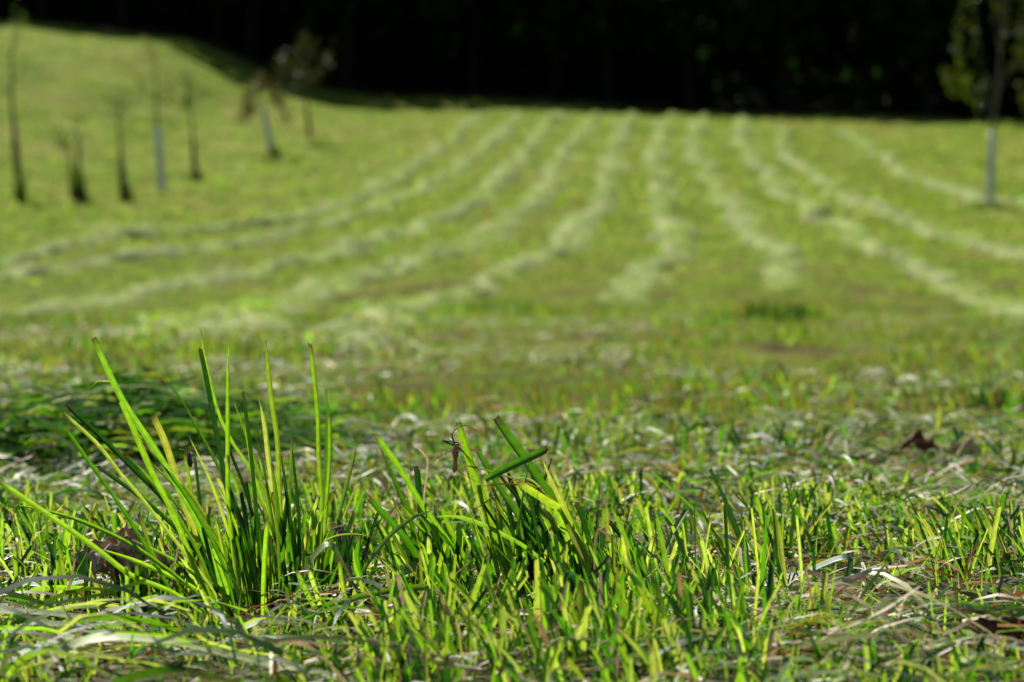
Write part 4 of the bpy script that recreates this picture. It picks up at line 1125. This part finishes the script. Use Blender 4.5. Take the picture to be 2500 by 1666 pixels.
# ------------------------------------------------------------------ dead leaves
def dead_leaf(label, px, py, d, length, width, mat, yaw, curl, seed, tilt=.3, lift=.012, roll=0.0):
    rr = np.random.default_rng(seed)
    c = at(px, py, d)
    c.z = float(ground(c.x, c.y)) + lift
    n1, n2 = 44, 26
    S, U = np.meshgrid(np.linspace(-1, 1, n1), np.linspace(-1, 1, n2), indexing='ij')
    half = width * .5 * np.clip(1 - np.abs(S) ** 2.4, .02, 1) * (.75 + .5 * vnoise(S * 7 + seed, U * 0 + np.sign(U), 71))
    a = U * curl * (1 + .5 * (vnoise(S * 2 + 5, U * 0, seed) - .5))              # rolled up across
    y = np.sin(a) / curl * half; z = (1 - np.cos(a)) / curl * half
    x = S * length * .5
    z = z + .5 * width * (vnoise(S * 3.2 + seed, U * 2.1, 72) - .5) + .16 * width * (vnoise(S * 8 + seed, U * 5, 73) - .5) * (1 + np.abs(U)) + (S ** 2) * length * .08 * np.sign(S)
    z = z + .05 * width * np.abs(np.sin(S * 22 + U * 3)) * np.abs(U)
    y = y + .22 * width * (vnoise(S * 4 + 3 + seed, U * 3, 74) - .5)
    x = x + .10 * width * (vnoise(S * 6 + 9 + seed, U * 5, 75) - .5)
    cr, sr = math.cos(roll), math.sin(roll)
    y, z = y * cr - z * sr, y * sr + z * cr
    ct, st = math.cos(tilt), math.sin(tilt)
    x, z = x * ct + z * st, -x * st + z * ct
    cy, sy = math.cos(yaw), math.sin(yaw)
    V = np.stack([x * cy - y * sy, x * sy + y * cy, z - z.min() - .004], -1).reshape(-1, 3)
    i = np.arange(n1 - 1)[:, None] * n2 + np.arange(n2 - 1)[None]
    Q = np.stack([i, i + n2, i + n2 + 1, i + 1], -1).reshape(-1, 4)
    keep = rr.uniform(0, 1, len(Q)) > .012
    o = fast_mesh("dead_leaf", V, Q[keep], mat, smooth=True)
    o.location = c
    sd = o.modifiers.new("thickness", 'SOLIDIFY'); sd.thickness = .0004
    tag(o, label, "dead leaf", "dead leaves lying in the cut grass")
dead_leaf("curled crumpled dead leaf, pale brown and nearest, left of the tall tuft", 312, 1455, 1.44, .058, .040, M_DEAD, .1, 1.7, 3, .26, .014, .25)
dead_leaf("blurred pale brown dead leaf behind the leaning tuft", 1118, 1250, 1.99, .032, .03, M_DEAD, .4, 1.6, 8, .2, .012, 1.2)
dead_leaf("dark red-brown curled dead leaf at the right in the cut grass", 2248, 1150, 2.42, .042, .030, M_DEADRED, .5, 1.5, 14, .35, .014, .7)
dead_leaf("tan dead leaf humped beside the dark red-brown one at the right", 2345, 1165, 2.38, .046, .026, M_DEAD, .1, 1.7, 22, .1, .010, .6)
dead_leaf("small rust-orange dead leaf in the cut grass behind the stubble", 1622, 1232, 2.05, .018, .014, M_DEADRED, .5, 1.1, 31, .5, .014, .6)
dead_leaf("dark brown dead leaf at the left edge, higher than the curled one", 6, 1345, 1.70, .036, .026, M_DEADRED, .2, 1.5, 37, .2, .008, 2.0)
dead_leaf("dark crumpled dead leaf in the bottom right corner", 2462, 1660, 1.14, .03, .022, M_DEADRED, .3, 1.4, 41, .1, .008, 1.8)
dead_leaf("small brown dead leaf standing behind the tent-shaped grey leaf", 838, 1345, 1.44, .026, .014, M_DEAD, 1.3, 1.4, 45, 1.2, .02, .4)

# ------------------------------------------------------------------ small broad-leaved weed
def weed():
    g = at(958, 1440, 1.42); g.z = float(ground(g.x, g.y))
    t = thing("weed_plant", "small weed with pale broad leaves between the tall and middle tufts", "weed", g)
    def leaf(pts, wpx, pal, roll, seed):
        L = px_line(pts, 1.41, 1.40)
        P = catmull(L, 16); c0, t0, al = PAL[pal]
        V, Cc, Tt, UV = [], [], [], []
        rs = random.Random(seed)
        for i, p in enumerate(P):
            s = i / 15
            tg = (P[min(15, i + 1)] - P[max(0, i - 1)]).normalized()
            a = Matrix.Rotation(roll, 3, tg) @ tg.cross((p - Vector((0, 0, EYE))).normalized()).normalized()
            nr = tg.cross(a)
            wd = wpx * PXM * 1.4 * (math.sin(math.pi * min(1, max(.03, s * .92 + .06))) ** .7)
            wob = 1 + .10 * rs.uniform(-1, 1)
            for k, u in enumerate((-1, -.66, -.33, 0, .33, .66, 1)):
                q = p + a * (u * wd * .5 * wob) + nr * (wd * (.13 * u * u + .04 * math.sin(s * 19 + u * 4)))
                V.append(tuple(q)); m = 1.15 if k == 3 else 1.0
                Cc.append((c0[0] * m, c0[1] * m, c0[2] * m, al)); Tt.append((*t0, 1)); UV.append((u * .5 + .5, s))
        Q = [(i * 7 + k, i * 7 + k + 1, i * 7 + k + 8, i * 7 + k + 7) for i in range(15) for k in range(6)]
        fast_mesh("leaf", V, Q, M_BLADE, Cc, Tt, UV, smooth=True, parent=t, origin=g)
    leaf([(1034, 1386), (1012, 1384), (990, 1396), (972, 1416), (958, 1440)], 32, 'gray', .55, 1)
    leaf([(1020, 1402), (996, 1408), (968, 1420), (944, 1442), (930, 1462)], 24, 'yellow', .35, 2)
    leaf([(1030, 1450), (1010, 1438), (990, 1440), (965, 1452)], 18, 'bright', .7, 3)
    Bag().tube([tuple(at(958, 1440, 1.40)), tuple(at(950, 1468, 1.40)), tuple(g - Vector((0, 0, .005)))], [.0009, .0011, .0012], 6, 6).build("stem", M_STAKE, t, origin=g)
weed()

# ------------------------------------------------------------------ insects
def lathe_along(pts, radii, sides=12, n=26):
    return tube(pts, radii, sides, n)

def crane_fly(label, thorax, ab_end, head, d, legs, wings, seed, antennae=True):
    o3 = at(*thorax, d)
    t = thing("crane_fly", label, "crane fly", o3)
    H, T, A = at(*head, d - .001), o3, at(*ab_end, d + .001)
    dirTA = (A - T).normalized()
    body = Bag()
    # one body: snout, head, humped thorax, waist, long abdomen with a thicker pointed end
    pts = [H + (H - T) * .5, H, H.lerp(T, .45), T, T + dirTA * .0022, T.lerp(A, .3), T.lerp(A, .6), T.lerp(A, .85), T.lerp(A, .95), A]
    body.tube([tuple(p) for p in pts], [.0003, .0011, .0010, .0021, .0016, .0009, .0009, .0012, .0013, .0003], 12, 40)
    body.build("body", M_INSECT, t, origin=o3)
    for L, r in legs:
        P = [tuple(at(x, y, d + dz)) for x, y, dz in L]
        bg = Bag()
        for a, b, k in zip(P, P[1:], range(9)):
            rad = r * 1.25 * (1 - .16 * k)
            bg.tube([a, b], [rad, rad * .85], 6, 3)
        bg.build("leg", M_INSECTD, t, origin=o3)
    for (root, tip, wpx, roll) in wings:
        a, b = at(*root, d), at(*tip, d + .006)
        ax = (b - a); L = ax.length; ax.normalize()
        sd = Matrix.Rotation(roll, 3, ax) @ ax.cross((a - Vector((0, 0, EYE))).normalized()).normalized()
        V, Q = [], []
        m = 14
        for i in range(m + 1):
            s = i / m
            wd = wpx * PXM * d * (.10 + .90 * math.sin(math.pi * min(1, s ** 1.25 * .92 + .02)) ** .8) * (1 if s < .98 else .4)
            c = a + ax * (L * s)
            V += [tuple(c - sd * wd * .35), tuple(c + sd * wd * .2 + ax.cross(sd) * .0002), tuple(c + sd * wd * .65)]
        for i in range(m):
            for k in (0, 1): Q.append((3 * i + k, 3 * i + k + 1, 3 * i + k + 4, 3 * i + k + 3))
        wobj = fast_mesh("wing", V, Q, M_WING, smooth=True, parent=t, origin=o3)
    if antennae:
        for dx, dy in ((10, -3), (8, 4)):
            Bag().tube([tuple(H), tuple(at(head[0] + dx, head[1] + dy, d - .002)), tuple(at(head[0] + dx * 1.5, head[1] + dy * 1.8, d - .004))], [.00022, .00015, .0001], 5, 6).build("antenna", M_INSECTD, t, origin=o3)
    return t

crane_fly("long-legged brown crane fly hanging from the blade tip of the middle tuft", (1112, 1093), (1109, 1155), (1118, 1085), 1.385,
          [([(1109, 1086, 0), (1103, 1060, -.002), (1110, 1050, .002), (1124, 1041, .004), (1138, 1039, .004), (1160, 1050, .002), (1182, 1064, 0)], .00038),
           ([(1108, 1088, 0), (1081, 1077, -.004), (1100, 1079, .002), (1122, 1081, .006)], .0004),
           ([(1110, 1086, 0), (1099, 1072, .004), (1108, 1080, .01), (1126, 1084, .012)], .00036),
           ([(1118, 1092, 0), (1132, 1105, -.002), (1146, 1120, 0), (1166, 1146, .01)], .0003),
           ([(1117, 1096, 0), (1130, 1101, .006), (1144, 1122, .01), (1160, 1150, .012)], .0003),
           ([(1113, 1100, 0), (1118, 1112, -.003), (1114, 1128, -.004), (1116, 1150, -.002), (1146, 1167, .004), (1166, 1178, .008)], .0003)],
          [((1106, 1094), (1057, 1121), 13, .9), ((1108, 1095), (1062, 1118), 11, 1.3)], 1)

crane_fly("smaller crane fly sitting low in the grass beside the weed", (926, 1441), (941, 1496), (918, 1440), 1.395,
          [([(930, 1440, 0), (940, 1426, -.004), (949, 1411, -.006), (941, 1398, -.003), (933, 1386, 0), (932, 1358, .004), (931, 1328, .006)], .0004),
           ([(922, 1438, 0), (919, 1420, -.003), (917, 1403, -.003), (908, 1400, .002), (899, 1406, .006)], .00038),
           ([(928, 1446, 0), (945, 1462, -.004), (958, 1480, -.004), (970, 1494, .004)], .0003),
           ([(922, 1446, 0), (921, 1462, -.004), (924, 1482, -.004), (928, 1498, 0)], .0003),
           ([(924, 1446, 0), (938, 1468, .004), (962, 1478, .006), (990, 1492, .008)], .0003),
           ([(920, 1444, 0), (906, 1456, .002), (896, 1474, .006)], .0003)],
          [((926, 1440), (924, 1421), 15, .4), ((930, 1440), (942, 1424), 10, .8)], 2)

def leaf_bug():
    d = 1.382
    c = at(462, 1122, d)
    t = thing("leaf_bug", "small brown bug with banded feelers clinging to a cut blade in the tall tuft", "bug", c)
    b = Bag()
    P = [at(463, 1104, d - .001), at(462, 1108, d - .0015), at(462, 1112, d - .002), at(462, 1120, d - .0022), at(464, 1130, d - .0018), at(465, 1139, d - .001), at(465.5, 1141, d)]
    b.tube([tuple(p) for p in P], [.0003, .0008, .0011, .0015, .0015, .0009, .0002], 12, 26)
    b.build("body", M_INSECTD, t, origin=c)
    for pts in ([(461, 1105), (452, 1100), (438, 1097)], [(465, 1105), (473, 1095), (481, 1086)]):
        Bag().tube([tuple(at(x, y, d - .002)) for x, y in pts], [.00022, .0002, .00024], 5, 8).build("antenna", M_INSECT, t, origin=c)
    for pts in ([(459, 1110), (453, 1104), (452, 1112)], [(466, 1110), (471, 1106), (473, 1116)], [(459, 1116), (454, 1120), (455, 1128)], [(466, 1116), (471, 1122), (472, 1130)], [(461, 1106), (460, 1096), (461, 1091)], [(464, 1106), (466, 1098), (465, 1093)]):
        Bag().tube([tuple(at(x, y, d - .001)) for x, y in pts], [.00022, .00018, .00012], 5, 8).build("leg", M_INSECT, t, origin=c)
    # wing covers over the back
    V, Q = [], []
    m, k2 = 12, 7
    for i in range(m + 1):
        s = i / m
        p = at(462 + 3.5 * s, 1113 + 27 * s, d - .0022 + .0012 * s)
        wd = .0016 * (math.sin(math.pi * (s * .8 + .16)) ** .8)
        for k in range(k2):
            a = (k / (k2 - 1) - .5) * 2.2
            V.append((p.x + math.sin(a) * wd, p.y - math.cos(a) * wd * .7, p.z))
    for i in range(m):
        for k in range(k2 - 1): Q.append((i * k2 + k, i * k2 + k + 1, (i + 1) * k2 + k + 1, (i + 1) * k2 + k))
    fast_mesh("wing_cover", V, Q, M_INSECTD, smooth=True, parent=t, origin=c)
leaf_bug()
